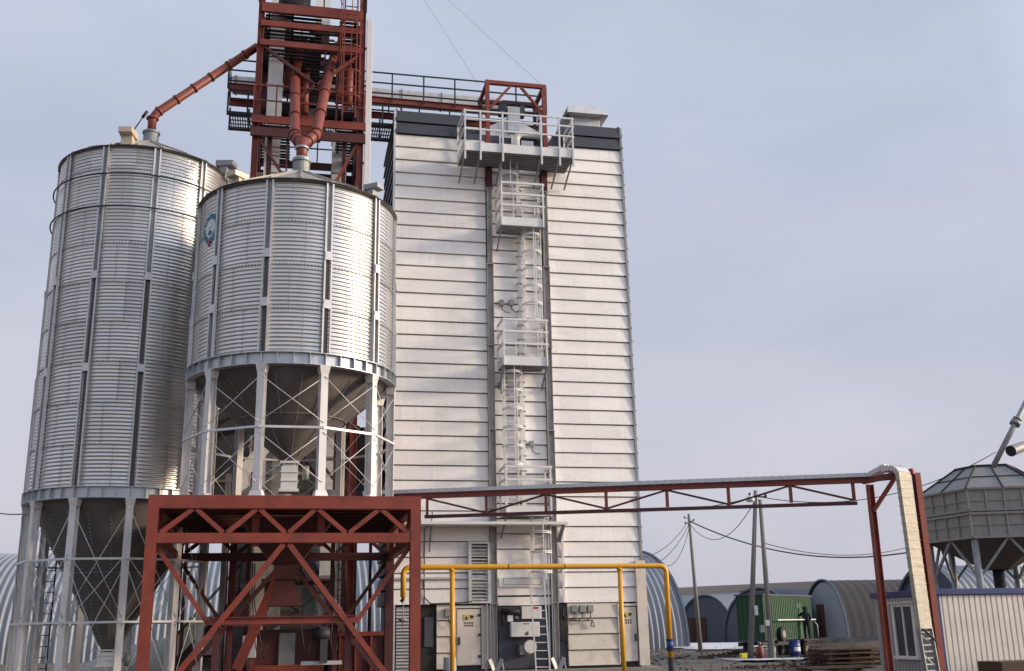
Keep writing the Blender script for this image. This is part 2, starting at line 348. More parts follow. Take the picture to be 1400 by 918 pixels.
# ------------------------------------------------------------------ silos
def silo(cx, cy, r, zb, zt, z_leg, roofz, cone_r, cone_z, a_ref, label, vents, girts, rings=(), ladder=None, splices=(), nleg=11, gate=None, deep=()):
    root = thing('grain_silo', (cx, cy, z_leg), label, 'silo', 'galvanised grain silos'); c = (cx, cy, 0); pitch = .104
    mb = MB(); prof = []; n = int((zt-zb)/pitch); k = 6
    for i in range(n*k+1): prof.append((r+.0125*math.cos(2*math.pi*i/k), zb+i*pitch/k))
    mb.lathe(c, prof, 132); mb.lathe(c, [(r-.05, zb), (r-.05, zt)], 66); mb.build('corrugated_wall', SILO, root)
    step = 2*math.pi/nleg
    def pol(a, rr, z): return V((cx+rr*math.sin(a), cy-rr*math.cos(a), z))
    # seams: bolt heads
    mb = MB(); ns = int((zt-zb)/1.144)
    for s in range(1, ns+1):
        z = zb+s*1.144
        for i in range(nleg*17):
            a = i*step/17; p = pol(a, r+.012, z); mb.bar(p, pol(a, r+.032, z), .026)
    for s in range(ns+1):
        for i in range(nleg):
            a = a_ref+(i+(.38 if s % 2 else .62))*step
            for q in range(11):
                z = zb+s*1.144+.052+q*pitch
                if z < zt: mb.bar(pol(a, r+.01, z), pol(a, r+.03, z), .024)
    tag(mb.build('seam_bolts', GALVD, root), kind='stuff')
    # stiffeners
    for i in range(nleg):
        a = a_ref+i*step; mb = MB(); rad = V((math.sin(a), -math.cos(a), 0)); tan = V((math.cos(a), math.sin(a), 0))
        lv = [zb]+[zb+(zt-zb)*s for s in splices]+[zt+.03]
        for j in range(len(lv)-1):
            z0, z1 = lv[j], lv[j+1]; t = (.085, .075, .066)[min(j, 2)]; dpt = (.09, .075, .06)[min(j, 2)]
            for sgn in (-1, 1):
                b0 = pol(a, r+.012, z0)+tan*sgn*t; b1 = pol(a, r+.012, z1)+tan*sgn*t
                mb.bar(b0+rad*dpt/2, b1+rad*dpt/2, .012, dpt, rad)
                mb.bar(b0+rad*dpt+tan*sgn*.012, b1+rad*dpt+tan*sgn*.012, .04, .01, rad)
            pass
        o = mb.build('wall_stiffener', GALVW, root)
        zg = zb+(zt-zb)*splices[-1]
        MB().bar(pol(a, r+.02, zb), pol(a, r+.02, zg), .11, .008, rad).build('gutter', CONE, o); MB().bar(pol(a, r+.02, zg), pol(a, r+.02, zt), .1, .008, rad).build('gutter', GALVD, o)
        for s in splices:
            z = zb+(zt-zb)*s; MB().bar(pol(a, r+.105, z-.11), pol(a, r+.105, z+.11), .19, .02, rad).build('splice_plate', GALVW, o)
    for z in rings: MB().tube([pol(2*math.pi*i/72, r+.14, z) for i in range(73)], .022, 6, False).build('wind_ring', BLACK, root)
    # ring beam with web plates
    mb = MB(); mb.lathe(c, [(r-.06, zb-.3), (r+.12, zb-.3), (r+.12, zb-.285), (r+.03, zb-.285), (r+.03, zb-.01), (r+.13, zb-.01), (r+.13, zb+.005), (r-.06, zb+.005)], 66, False)
    for i in range(nleg*4):
        a = a_ref+i*step/4; mb.bar(pol(a, r+.08, zb-.285), pol(a, r+.08, zb-.01), .012, .1, (math.sin(a), -math.cos(a), 0))
    mb.build('ring_beam', GALV, root)
    # legs
    ztop = zb-.3
    for i in range(nleg):
        a = a_ref+i*step; rad = V((math.sin(a), -math.cos(a), 0)); tan = V((math.cos(a), math.sin(a), 0)); mb = MB()
        b, t = pol(a, r-.02, z_leg+.02), pol(a, r-.02, ztop)
        mb.ibeam(b, t, .18, .2, .012, rad)
        mb.bar(b, b+V((0, 0, .16)), .34, .26, rad, .72); mb.bar(b-V((0, 0, .02)), b, .42, .36, rad)
        mb.bar(t-V((0, 0, .2)), t, .2, .2, rad, 1.35)
        mb.build('leg', LEGM, root)
    lv = [z_leg+.25]+list(girts)+[ztop-.15]
    for i in range(nleg):
        a, b = a_ref+i*step, a_ref+(i+1)*step
        for g_ in girts:
            MB().bar(pol(a, r+.09, g_), pol(b, r+.09, g_), .055, .055).build('girt', GALVW, root)
    mb = MB()
    for i in range(nleg):
        a, b = a_ref+i*step, a_ref+(i+1)*step; mb = MB()
        for j in range(len(lv)-1):
            z0, z1 = lv[j]+.12, lv[j+1]-.12
            mb.tube([pol(a, r+.08, z0), pol(b, r+.08, z1)], .010, 5); mb.tube([pol(a, r+.1, z1), pol(b, r+.1, z0)], .010, 5)
        mb.build('brace_rods', GALVW, root)
    # cone
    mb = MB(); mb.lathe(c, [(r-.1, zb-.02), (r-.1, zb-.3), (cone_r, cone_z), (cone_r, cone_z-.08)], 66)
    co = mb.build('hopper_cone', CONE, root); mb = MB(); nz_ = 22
    for i in range(nleg*2):
        a = a_ref+i*step/2+.1
        for q in range(4, 40 if i % 2 else 22):
            t = q/42; rr = (r-.1)*(1-t)+cone_r*t; z = (zb-.3)*(1-t)+cone_z*t; mb.box(cx+rr*math.sin(a)-.014, cx+rr*math.sin(a)+.014, cy-rr*math.cos(a)-.03, cy-rr*math.cos(a)+.01, z-.014, z+.014)
    for t in (.0, .48):
        rr = (r-.09)*(1-t)+cone_r*t; z = (zb-.3)*(1-t)+cone_z*t
        mb.tube([pol(2*math.pi*i/66, rr+.01, z) for i in range(67)], .012, 5, False)
    tag(mb.build('cone_rivets', GALVD, co), kind='stuff')
    # roof
    mb = MB(); prof = [(r+.06, zt), (r+.07, zt+.03), (.3, roofz-.04), (.26, roofz)]; mb.lathe(c, prof, 22, False); mb.lathe(c, [(r+.1, zt-.02), (0, zt-.01)], 22, False)
    rf = mb.build('roof', ROOFM, root); MB().tube([pol(2*math.pi*i/66, r+.075, zt+.005) for i in range(67)], .022, 6, False).build('eave_rim', BLACK, rf); mb = MB()
    for i in range(22):
        a = i*2*math.pi/22; mb.bar(pol(a, r+.06, zt+.045), pol(a, .3, roofz-.02), .03, .05)
    mb.build('roof_ribs', ROOFM, rf)
    MB().lathe(c, [(.3, roofz-.1), (.3, roofz+.0), (.235, roofz+.03), (.235, roofz+.36), (.27, roofz+.36), (.27, roofz+.42), (0, roofz+.42)], 20, False).build('inlet_collar', GALVD, rf)
    for a, rr, zz, s, mv in vents:
        p = pol(a, rr, zz); rad = V((math.sin(a), -math.cos(a), 0)); mb = MB()
        mb.bar(p-V((0, 0, .25)), p+V((0, 0, .32*s))+rad*.05, .42*s, .34*s, rad)
        q = p+V((0, 0, .3*s)); mb.bar(q-rad*.25*s, q+rad*.48*s, .58*s, .26*s, V((0, 0, 1)), .86); mb.build('roof_vent', mv, rf, .012)
    
    if gate:
        z1, z0, wd = gate; mb = MB(); h = z1-z0
        for f0, f1, k in ((0, .08, 1.15), (.08, .16, .8), (.16, .34, 1.0), (.34, .38, 1.12), (.38, .62, 1.0), (.62, .66, 1.12), (.66, .9, 1.0), (.9, 1, 1.2)):
            mb.box(cx-wd/2*k, cx+wd/2*k, cy-wd/2*k, cy+wd/2*k, z1-h*f1, z1-h*f0)
        mb.build('slide_gate', WHITE, root, .006)
        mb = MB(); mb.tube([(cx+wd*.5, cy, z1-.3), (cx+wd*1.0, cy, z1-.28)], .05, 8); mb.tube([(cx+wd*1.0, cy, z1-.46), (cx+wd*1.0, cy, z1-.1)], .09, 10); mb.build('gate_actuator', GALVD, root)
    return root, pol
ML = silo(0, 28, 2.62, 8.38, 12.93, 4.87, 14.25, .2, 6.1, R(16.36),
     'squat galvanised hopper silo with round blue emblem, raised on the red steel frame', [(R(-42), 2.35, 13.08, .66, BEIGE), (R(50), 2.45, 13.1, .62, GREYV)],
     (6.55,), (), splices=(.28, .56), gate=(6.1, 5.3, .42))
pol1 = ML[1]
SL = silo(-4.68, 32, 2.48, 5.62, 15.45, 0, 16.7, .22, 1.45, R(13.4),
     'tall galvanised silo with two dark wind rings, leftmost, on white legs', [(R(-8), 2.2, 15.72, .78, BEIGE), (R(72), 2.45, 15.6, .75, GREYV)],
     (3.75, 2.15), (14.55, 13.55), splices=(.33, .60), gate=(1.45, 1.0, .5))
# silos' small extras
mb = MB(); p = at(183, 178, 31); mb.tube([p, p+V((.28, 0, .55))], .02, 6); mb.tube([p+V((.22, 0, .44)), p+V((.34, 0, .66))], .05, 8); mb.build('level_sensor', BLACK, SL[0])
# inside ladder between the tall silo's legs
mb = MB(); q_ = at(63, 800, 33.2); x0, y0 = q_.x, 33.2
for s in (-.22, .22): mb.bar((x0+s, y0, .1), (x0+s, y0, 5.6), .04)
ll = mb.build('leg_ladder', BLACK, SL[0])
for i in range(18): MB().bar((x0-.22, y0, .35+i*.3), (x0+.22, y0, .35+i*.3), .025).build('rung', BLACK, ll)
# emblem painted on the mid silo
def emblem():
    cen = R(-58.5); zc = 11.95; rr = 2.65
    root = thing('round_emblem', tuple(pol1(cen, rr, zc)), 'round blue cog-like emblem with white square and red mark on the squat silo wall', 'emblem')
    def W(u, v, d=.0): return pol1(cen+u/rr, rr+d, zc+v)
    mb = MB()
    for i in range(12):
        a = 2*math.pi*i/12
        for ra, rb, wd in ((.27, .39, .05),):
            q = [(-wd, ra), (wd, ra), (wd*1.3, rb), (-wd*1.3, rb)]
            pts = [(x*math.cos(a)-y*math.sin(a), x*math.sin(a)+y*math.cos(a)) for x, y in q]
            vs = [W(*p) for p in pts]+[W(*p, d=-.03) for p in pts]; mb.add(vs, [(0, 1, 2, 3), (0, 4, 5, 1), (1, 5, 6, 2), (2, 6, 7, 3), (3, 7, 4, 0)])
    mb.build('petal_ring', TEAL, root); mb = MB()
    def disc(mb, u, v, pts, d):
        vs = [W(u+x, v+y, d) for x, y in pts]; n = len(pts); vs += [W(u+x, v+y, d-.02) for x, y in pts]
        mb.add(vs, [tuple(range(n))]+[(i, i+n, (i+1) % n+n, (i+1) % n) for i in range(n)])
    cir = lambda r_, n=16, k=1: [(r_*math.cos(2*math.pi*i/n), k*r_*math.sin(2*math.pi*i/n)) for i in range(n)]
    disc(mb, 0, 0, cir(.25), -.004); mb.build('pale_disc', GALVW, root)
    mb = MB(); disc(mb, -.01, .09, [(-.09, -.08), (.08, -.05), (.09, .09), (-.08, .06)], .004); mb.build('white_square', WHITE, root)
    mb = MB(); disc(mb, 0, -.12, cir(.085, k=.8), .004); mb.build('navy_spot', BLUE, root)
    mb = MB(); disc(mb, -.02, -.40, [(-.07, .05), (-.02, .1), (.07, .06), (.06, 0), (-.02, -.11)], .004); mb.build('red_mark', REDS, root)
emblem()

# ------------------------------------------------------------------ red support frame (truck bay) under the squat silo
def support_frame():
    r = thing('steel_support_frame', (0, 28.1, 0), 'big red oxide steel truss frame over the truck bay, carrying the squat silo', 'steel frame')
    F, B, X = 25.0, 31.3, 2.95; RED0 = globals()['RED']
    for y in (F, B):
        RED = RED0 if y == F else REDD  # rear members in the darker red: shade of the bay put into colour
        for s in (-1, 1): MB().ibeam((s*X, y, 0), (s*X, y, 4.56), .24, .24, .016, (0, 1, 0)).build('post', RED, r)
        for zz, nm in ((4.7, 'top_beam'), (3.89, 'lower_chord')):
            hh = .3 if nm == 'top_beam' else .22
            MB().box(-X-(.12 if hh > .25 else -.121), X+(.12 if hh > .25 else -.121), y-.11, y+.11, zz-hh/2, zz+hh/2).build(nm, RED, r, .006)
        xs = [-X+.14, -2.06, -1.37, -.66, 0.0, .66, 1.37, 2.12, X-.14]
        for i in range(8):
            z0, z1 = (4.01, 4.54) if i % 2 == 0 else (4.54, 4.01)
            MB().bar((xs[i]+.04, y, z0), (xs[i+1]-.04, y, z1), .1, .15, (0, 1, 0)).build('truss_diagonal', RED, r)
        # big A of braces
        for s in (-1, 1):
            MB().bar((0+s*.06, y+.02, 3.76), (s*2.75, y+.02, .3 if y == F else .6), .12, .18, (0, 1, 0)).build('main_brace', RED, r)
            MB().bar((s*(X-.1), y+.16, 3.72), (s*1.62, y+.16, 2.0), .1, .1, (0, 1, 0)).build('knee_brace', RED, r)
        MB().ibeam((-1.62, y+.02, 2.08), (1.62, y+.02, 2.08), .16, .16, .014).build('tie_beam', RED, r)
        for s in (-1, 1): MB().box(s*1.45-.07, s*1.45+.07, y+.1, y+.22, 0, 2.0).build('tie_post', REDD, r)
    RED = RED0
    for s in (-1, 1):
        MB().box(s*X-.11, s*X+.11, F+.12, B-.12, 4.56, 4.84).build('side_beam', RED, r); MB().box(s*X-.09, s*X+.09, F+.12, B-.12, 3.79, 3.99).build('side_chord', RED, r)
        for i in range(6):
            y0, y1 = F+.15+i*1.0, F+.15+(i+1)*1.0; z0, z1 = (4.0, 4.56) if i % 2 == 0 else (4.56, 4.0)
            MB().bar((s*X, y0, z0), (s*X, y1, z1), .08, .08, (1, 0, 0)).build('side_diagonal', RED, r)
    for i in range(11):
        y = F+.55+i*.53
        MB().ibeam((-X+.12, y, 4.7), (X-.12, y, 4.7), .12, .22, .012, (0, 0, 1)).build('joist', RED if i < 2 else REDD, r)  # joists further in are darker, shade painted in
    for x in (-.72, .78): MB().box(x-.08, x+.08, F+.5, F+.66, 3.75, 4.6).build('hanger', RED, r)
    # floor sheet under the silo with the open centre
    mb = MB()
    for a, b, c, d in ((-X, -.9, F+.12, B-.12), (.9, X, F+.12, B-.12), (-.9, .9, F+.12, 26.6), (-.9, .9, 29.6, B-.12)): mb.box(a, b, c, d, 4.812, 4.834)
    mb.build('deck_plate', REDD, r)
support_frame()

# machinery seen through the bay
def machinery():
    r = thing('loading_chute', (0, 28, 0), 'dark red square loading chute and hopper hanging under the truck bay deck', 'chute')
    MB().add([(-.35, 27.6, 4.5), (.35, 27.6, 4.5), (.35, 28.4, 4.5), (-.35, 28.4, 4.5), (-.28, 27.7, 3.1), (.28, 27.7, 3.1), (.28, 28.3, 3.1), (-.28, 28.3, 3.1)],
             [(0, 1, 2, 3), (7, 6, 5, 4), (0, 4, 5, 1), (1, 5, 6, 2), (2, 6, 7, 3), (3, 7, 4, 0)]).build('chute_body', REDD, r)
    MB().add([(-.22, 27.75, 3.1), (.22, 27.75, 3.1), (.22, 28.25, 3.1), (-.22, 28.25, 3.1), (-.42, 27.5, 2.45), (.42, 27.5, 2.45), (.42, 28.5, 2.45), (-.42, 28.5, 2.45)],
             [(0, 1, 2, 3), (7, 6, 5, 4), (0, 4, 5, 1), (1, 5, 6, 2), (2, 6, 7, 3), (3, 7, 4, 0)]).build('outlet_hood', REDD, r)
    MB().add([(-1.15, 26.9, 4.56), (1.15, 26.9, 4.56), (1.15, 29.3, 4.56), (-1.15, 29.3, 4.56), (-.36, 27.6, 3.5), (.36, 27.6, 3.5), (.36, 28.4, 3.5), (-.36, 28.4, 3.5)], [(0, 1, 2, 3), (7, 6, 5, 4), (0, 4, 5, 1), (1, 5, 6, 2), (2, 6, 7, 3), (3, 7, 4, 0)]).build('funnel', REDD, r)
    r = thing('slanted_spout', (-.6, 30, 0), 'thick dark red spout slanting down behind the braces of the truck bay', 'spout')
    MB().bar((.15, 29.6, 4.1), (-1.15, 29.6, .9), .26, .26, (0, 1, 0)).build('spout_body', RED, r); MB().bar((.17, 29.6, 4.15), (.1, 29.6, 3.98), .36, .36, (0, 1, 0)).build('flange', REDD, r)
    r = thing('receiving_hopper', (.2, 32, 0), 'low dark red receiving hopper box behind the truck bay', 'hopper')
    MB().box(-.85, 1.15, 31.8, 33, 0, 1.9).build('hopper_box', REDD, r, .01); MB().box(-.1, .35, 31.74, 31.8, .9, 1.8).build('hatch', GALVD, r)
    for s in (-.9, 1.05): MB().box(s, s+.12, 31.64, 31.79, 0, 2.3).build('frame_post', RED, r)
    MB().box(-.9, 1.17, 31.6, 31.74, .75, .93).build('frame_rail', RED, r)
    r = thing('dark_red_bin', (2.3, 32.4, 0), 'dark red steel bin with ribs, at the right inside the truck bay', 'bin')
    MB().box(1.55, 3.0, 32.2, 33.3, 0, 1.75).build('bin_body', REDD, r, .01)
    for x in (1.6, 2.05, 2.5, 2.92): MB().box(x, x+.06, 32.13, 32.2, 0, 1.7).build('rib', RED, r)
    MB().box(1.5, 3.05, 32.12, 32.2, 1.68, 1.8).build('rim', RED, r)
    # pale bucket-elevator legs behind the frame
    for x0, x1, y, h, m, lb in ((-1.62, -1.05, 34.2, 17, GALVD, 'grey sheet steel elevator casing rising behind the truck bay at its left'),
                             (-.55, -.12, 33.6, 9.0, GALVD, 'second grey elevator casing just left of the bay centre'),
                             (.58, .98, 35.2, 16.0, GALVD, 'narrow grey elevator casing right of the bay centre, reaching up into the tower')):
        r = thing('elevator_casing', ((x0+x1)/2, y, 0), lb, 'elevator'); MB().box(x0, x1, y, y+.35, 0, h).build('casing', m, r, .01)
        mb = MB(); z = .8
        while z < h: mb.box(x0-.025, x1+.025, y-.025, y+.375, z, z+.05); z += 1.2
        mb.build('casing_flange', GALV, r)
        MB().box(x0-.12, x1+.12, y-.15, y+.5, 0, .6).build('boot', GALVD, r)
    r = thing('tall_panel_cabinet', (-1.6, 35, 0), 'beige sheet panel housing standing deep inside the truck bay', 'housing')
    MB().box(-1.02, -.6, 35.0, 36, 0, 4.6).build('housing_body', CREAML, r, .01)
    MB().box(-1.85, -1.7, 32.4, 32.7, 0, 6.4).build('housing_column', GALVD, r)
    r = thing('panel_housing', (.3, 37, 0), 'dim beige panelled housing behind the red tower, seen between the silo legs', 'housing')
    mb = MB()
    for k in range(17): mb.prismx([(35.94, .02+k*.49), (36.0, .5+k*.49), (36.1, .5+k*.49), (36.1, .02+k*.49)], -1.4, 2.1)
    mb.build('front_siding', CREAML, r); MB().box(-1.38, 2.08, 36.1, 39, 0, 8.3).build('housing_core', NAVY, r)
    MB().box(2.1, 3.1, 36.2, 38, 4.9, 8.6).build('upper_extension', NAVY, r)
    for x in (2.2, 2.7): MB().box(x, x+.1, 35.9, 36.0, 0, 8.6).build('extension_post', REDD, r)
    r = thing('raised_conveyor_casing', (-2.2, 34, 5), 'dark raised conveyor casing at the left behind the squat silo legs', 'conveyor')
    MB().box(-3.3, -1.45, 33.6, 34.8, 5.3, 8.6).build('casing', NAVY, r, .02); MB().box(-3.35, -1.4, 33.55, 34.85, 6.3, 6.38).build('casing_rim', GALVD, r)
    for x in (-2.95, -1.75): MB().box(x-.05, x+.05, 33.7, 33.8, 0, 5.3).build('leg', REDD, r)
    MB().box(-2.4, -2.28, 33.45, 33.55, 4.9, 7.9).build('red_stanchion', RED, r)
    # black steel stair and handrail
    r = thing('black_stair', (-2, 33, 0), 'black steel stair with handrail rising to the right inside the truck bay', 'stair')
    for y in (32.6, 33.2):
        MB().bar((-3.0, y, .9), (-1.2, y, 3.0), .05, .2).build('stringer', BLACK, r); MB().tube([(-3.0, y, 1.8), (-1.2, y, 3.9), (-.7, y, 3.9)], .02, 6).build('handrail', BLACK, r)
    for i in range(8): MB().box(-2.95+i*.23, -2.72+i*.23, 32.6, 33.2, 1.0+i*.265, 1.03+i*.265).build('tread', BLACK, r)
    for i in range(4): x = -2.8+i*.5; MB().bar((x, 32.6, 1.1+i*.58), (x, 32.6, 2.0+i*.58), .03).build('baluster', BLACK, r)
    # white duct elbow and fan above the deck, left behind the cone
    r = thing('white_fan_duct', (-1.4, 31.8, 5), 'white elbowed fan duct standing behind the squat silo legs', 'duct')
    MB().tube([(-1.35, 31.8, 4.9), (-1.35, 31.8, 6.35), (-.75, 31.8, 7.1)], .24, 4, smooth=False).build('duct', WHITE, r)
    MB().tube([(-1.0, 31.2, 5.45), (-1.0, 31.6, 5.45)], .42, 20).build('fan_housing', GALVD, r); MB().box(-1.45, -.6, 31.1, 31.7, 4.86, 4.98).build('fan_foot', REDD, r)
    r = thing('drive_motor', (1.0, 30.8, 4.9), 'dark grey drive motor on the deck right of the white slide gate', 'motor')
    MB().tube([(.6, 30.8, 5.35), (1.35, 30.8, 5.35)], .4, 16).build('motor_body', NAVY, r); MB().box(.65, 1.3, 30.5, 31.1, 4.86, 5.0).build('motor_foot', BLACK, r)
    r = thing('black_trestle', (.3, 33.6, 0), 'black cross-braced steel trestle deep in the truck bay centre', 'trestle')
    for x in (-.55, 1.3): MB().box(x-.05, x+.05, 33.5, 33.6, 0, 3.3).build('leg', BLACK, r)
    for za, zb_ in ((.2, 1.7), (1.8, 3.1)): MB().bar((-.5, 33.52, za), (1.25, 33.52, zb_), .05, .07, (0, 1, 0)).build('brace', BLACK, r); MB().bar((-.5, 33.56, zb_), (1.25, 33.56, za), .05, .07, (0, 1, 0)).build('brace', BLACK, r)
    for z in (1.75, 3.2): MB().box(-.7, 1.5, 33.42, 33.5, z, z+.1).build('rail', BLACK, r)
    MB().box(-.7, 1.5, 33.2, 34.2, 3.3, 3.38).build('floor', REDD, r)
    r = thing('service_ladder', (1.75, 32.6, 0), 'thin dark ladder standing inside the right part of the truck bay', 'ladder')
    for x in (1.55, 1.95): MB().box(x-.02, x+.02, 32.6, 32.65, 0, 4.4).build('rail', BLACK, r)
    for i in range(14): MB().box(1.55, 1.95, 32.61, 32.64, .3+i*.3, .33+i*.3).build('rung', BLACK, r)
    r = thing('drive_unit', (.9, 30.4, 0), 'small dark motor and gearbox hanging on a grey bracket in the bay', 'motor')
    MB().tube([(.75, 30.3, 1.75), (1.25, 30.3, 1.75)], .17, 12).build('motor_body', BLACK, r); MB().box(1.0, 1.2, 30.2, 30.4, 1.0, 1.95).build('gearbox', NAVY, r); MB().box(.5, 1.6, 30.35, 30.45, .95, 1.05).build('bracket', GALVW, r)
    r = thing('hanging_cables', (-.3, 31, 0), 'loose black cables hanging down inside the truck bay', 'cables')
    for x0, x1, y in ((-.9, -.75, 31.0), (-.85, -.6, 31.05), (.35, .55, 31.1), (1.35, 1.3, 30.9)): MB().tube([(x0, y, 3.7), (x0+.04, y, 2.6), (x1, y, 1.6), (x1+.1, y, 1.1), (x1+.2, y, 1.5)], .018, 6).build('cable', BLACK, r)
    r = thing('grey_switch_box', (-1.0, 31.7, 0), 'pale grey switch box fixed left of centre inside the truck bay', 'switch box')
    MB().box(-1.1, -.72, 31.55, 31.75, 1.15, 1.75).build('box_body', GALVW, r, .01); MB().box(-1.02, -.98, 31.7, 31.8, 0, 1.15).build('stand', BLACK, r)
    r = thing('diagonal_screw', (1.6, 33, 0), 'dark inclined screw conveyor tube crossing the right of the truck bay', 'screw conveyor')
    MB().tube([(2.6, 33.9, .9), (.4, 33.9, 4.4)], .13, 10).build('tube', NAVY, r); MB().box(2.4, 2.9, 33.6, 34.2, .4, 1.1).build('inlet', NAVY, r)
    # screw conveyor boxes by the dryer's lower left
    r = thing('transition_box', (-2.5, 35, 0), 'pale grey sheet transition box on the ground deep left of the bay', 'box')
    MB().add([(-3.4, 34.2, 1.2), (-1.9, 34.2, 1.2), (-1.9, 35.4, 1.2), (-3.4, 35.4, 1.2), (-3.0, 34.4, 2.1), (-2.0, 34.4, 2.4), (-2.0, 35.2, 2.4), (-3.0, 35.2, 2.1)],
             [(3, 2, 1, 0), (4, 5, 6, 7), (0, 1, 5, 4), (1, 2, 6, 5), (2, 3, 7, 6), (3, 0, 4, 7)]).build('box_body', GALVW, r)
    for x in (-3.3, -2.0): MB().box(x-.05, x+.05, 34.3, 34.4, 0, 1.2).build('leg', REDD, r)
machinery()
patch('grain_spill', -6.6, 33.6, 5.2, 3.2, .0, PILE, seed=5)
mb = MB().lathe((-3.2, 37.5, 0), [(5.2, 0), (3.5, .8), (1.6, 1.5), (.4, 1.75), (0, 1.78)], 30); mb.build('spoil_heap', PILE); tag(bpy.data.objects['spoil_heap'], 'low pale heap of spilled material behind the silo legs at the left', 'heap')

# ------------------------------------------------------------------ elevator tower
def tower():
    Y0, Y1 = 31.9, 35.0; XL, XR = -1.48, 1.86
    r = thing('elevator_tower', (0, 33.4, 0), 'tall red steel lattice tower carrying the elevator heads above the squat silo', 'tower')
    Z = lambda y, x=352: at(x, y, Y0).z
    for x in (XL, XR):
        for y in (Y0, Y1): MB().ibeam((x, y, 0), (x, y, 23.5), .2, .2, .014, (1, 0, 0)).build('column', RED if y == Y0 else REDD, r)  # rear columns darker red, shade put into the colour
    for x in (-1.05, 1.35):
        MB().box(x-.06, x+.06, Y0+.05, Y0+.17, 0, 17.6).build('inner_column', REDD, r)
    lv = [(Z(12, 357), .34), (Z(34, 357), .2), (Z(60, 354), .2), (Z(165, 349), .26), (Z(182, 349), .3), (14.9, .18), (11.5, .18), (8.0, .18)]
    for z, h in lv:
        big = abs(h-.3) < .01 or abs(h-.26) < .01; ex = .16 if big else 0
        for y in ((Y0-.12 if big else Y0-.11), Y1+.12): MB().box(XL-ex, XR+ex, y-.05, y+.05, z-h/2, z+h/2).build('cross_beam', RED if y < 33 and h < .29 or z > 20 and y < 33 else REDD, r)  # rear beams and lower front beam darker: shade painted into the red
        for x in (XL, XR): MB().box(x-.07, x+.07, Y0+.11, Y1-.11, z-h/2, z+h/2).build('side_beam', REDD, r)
    # decks (grating) at three levels
    for z in (lv[0][0]+.14, lv[1][0]-.1, lv[2][0]-.1, lv[3][0]-.1):
        mb = MB(); 
        for i in range(13): y = Y0+.1+i*.23; mb.box(XL+.1, (.5 if z > 19 else -.4), y, y+.13, z, z+.03)
        for q in (XL+.2, -.5): mb.box(q, q+.06, Y0+.1, Y1-.1, z-.05, z+.005)
        mb.build('deck_grating', BLACK, r); mb = MB()
        for i in range(13): y = Y0+.1+i*.23; mb.box(1.1, XR-.1, y, y+.13, z, z+.03)
        for q in (1.15, 1.6): mb.box(q, q+.06, Y0+.1, Y1-.1, z-.05, z+.005)
        mb.build('deck_grating', BLACK, r)
    for z in (lv[3][0]+1.75, lv[2][0]-1.0):
        MB().box(XL+.1, XR-.1, Y1-.9, Y1-.1, z, z+.04).build('rear_landing', BLACK, r); mb = MB()
        for i in range(7): x = XL+.15+i*.5; mb.bar((x, Y1-.9, z), (x, Y1-.9, z+1.0), .035)
        for k in (.5, 1.0): mb.bar((XL+.1, Y1-.9, z+k), (XR-.1, Y1-.9, z+k), .035)
        mb.build('railing', BLACK, r)
    for i in range(6): z = lv[2][0]+.3+i*.34; MB().box(.1, 1.75, 32.6, 32.66, z, z+.06).build('tie_rail', BLACK, r)
    for x in (.62, 1.05): MB().box(x, x+.06, 32.5, 32.56, lv[3][0], lv[0][0]).build('inner_post', REDD, r)
    # bracing front
    zA, zB = lv[2][0], lv[3][0]
    MB().bar((XL+.15, Y0-.02, zA-.12), (.75, Y0-.02, zB+1.15), .09, .12, (0, 1, 0)).build('brace', REDD, r)
    MB().bar((XR-.1, Y0-.02, zA-.12), (-.2, Y0-.02, zB+.9), .09, .12, (0, 1, 0)).build('brace', RED, r)
    for y, m in ((Y0, RED), (Y1, REDD)):
        for (za, zb_) in ((lv[4][0]-.15, 13.0), (13.0, 9.6), (9.6, 6.2), (6.2, 2.6)):
            MB().bar((XR-.1, y, za), (-.2, y, zb_), .1, .1, (0, 1, 0)).build('brace', m, r); MB().bar((XL+.1, y, za), (1.3, y, zb_), .08, .08, (0, 1, 0)).build('brace', REDD, r)
    for x in (XL, XR):
        z = 2.
        while z < 22.5: MB().bar((x, Y0+.1, z), (x, Y1-.1, z+2.4), .07, .07, (1, 0, 0)).build('side_brace', REDD, r); z += 2.6
    # plated dark panels and small boxes between the upper beams
    for (x0, x1, za, zb_, y) in ((-.72, .05, lv[2][0]+.1, lv[1][0]-.14, 33.2), (-.72, .05, lv[1][0]+.12, lv[0][0]-.2, 33.2), (-1.42, -1.1, lv[2][0]+.1, lv[1][0]-.14, 33.0), (-1.42, -1.2, 19.0, lv[2][0]-.2, 33.4)):
        MB().box(x0, x1, y, y+.9, za, zb_).build('head_casing', REDD, r)
    for i in range(7):
        z = lv[2][0]+.25+i*.27; MB().box(.1, 1.0, 34.0, 34.05, z, z+.07).build('louver_slat', BLACK, r)
    for i in range(9):
        z = 18.6+i*.42; MB().box(.08, .7, 34.3, 34.36, z, z+.12).build('louver_slat', NAVY, r)
    for z in (18.3, 19.2): MB().box(.0, .62, 34.1, 34.3, z, z+.7).build('dark_panel', NAVY, r)
    for i in range(4): MB().box(1.08, 1.78, 33.5, 34.4, 19.9+i*.52, 20.2+i*.52).build('drive_guard', REDD, r)
    MB().box(-.1, .45, 33.2, 33.8, 18.2, 18.75).build('valve_box', RED, r)
    for a, b in (((-.55, 33, 19.6), (-.5, 33, 21.0)), ((.0, 33.4, 18.9), (0, 33.4, 20.6)), ((1.45, 32.6, 18.9), (1.45, 32.6, 20.3))):
        MB().tube([a, b], .17, 12).build('drop_pipe', REDP, r)
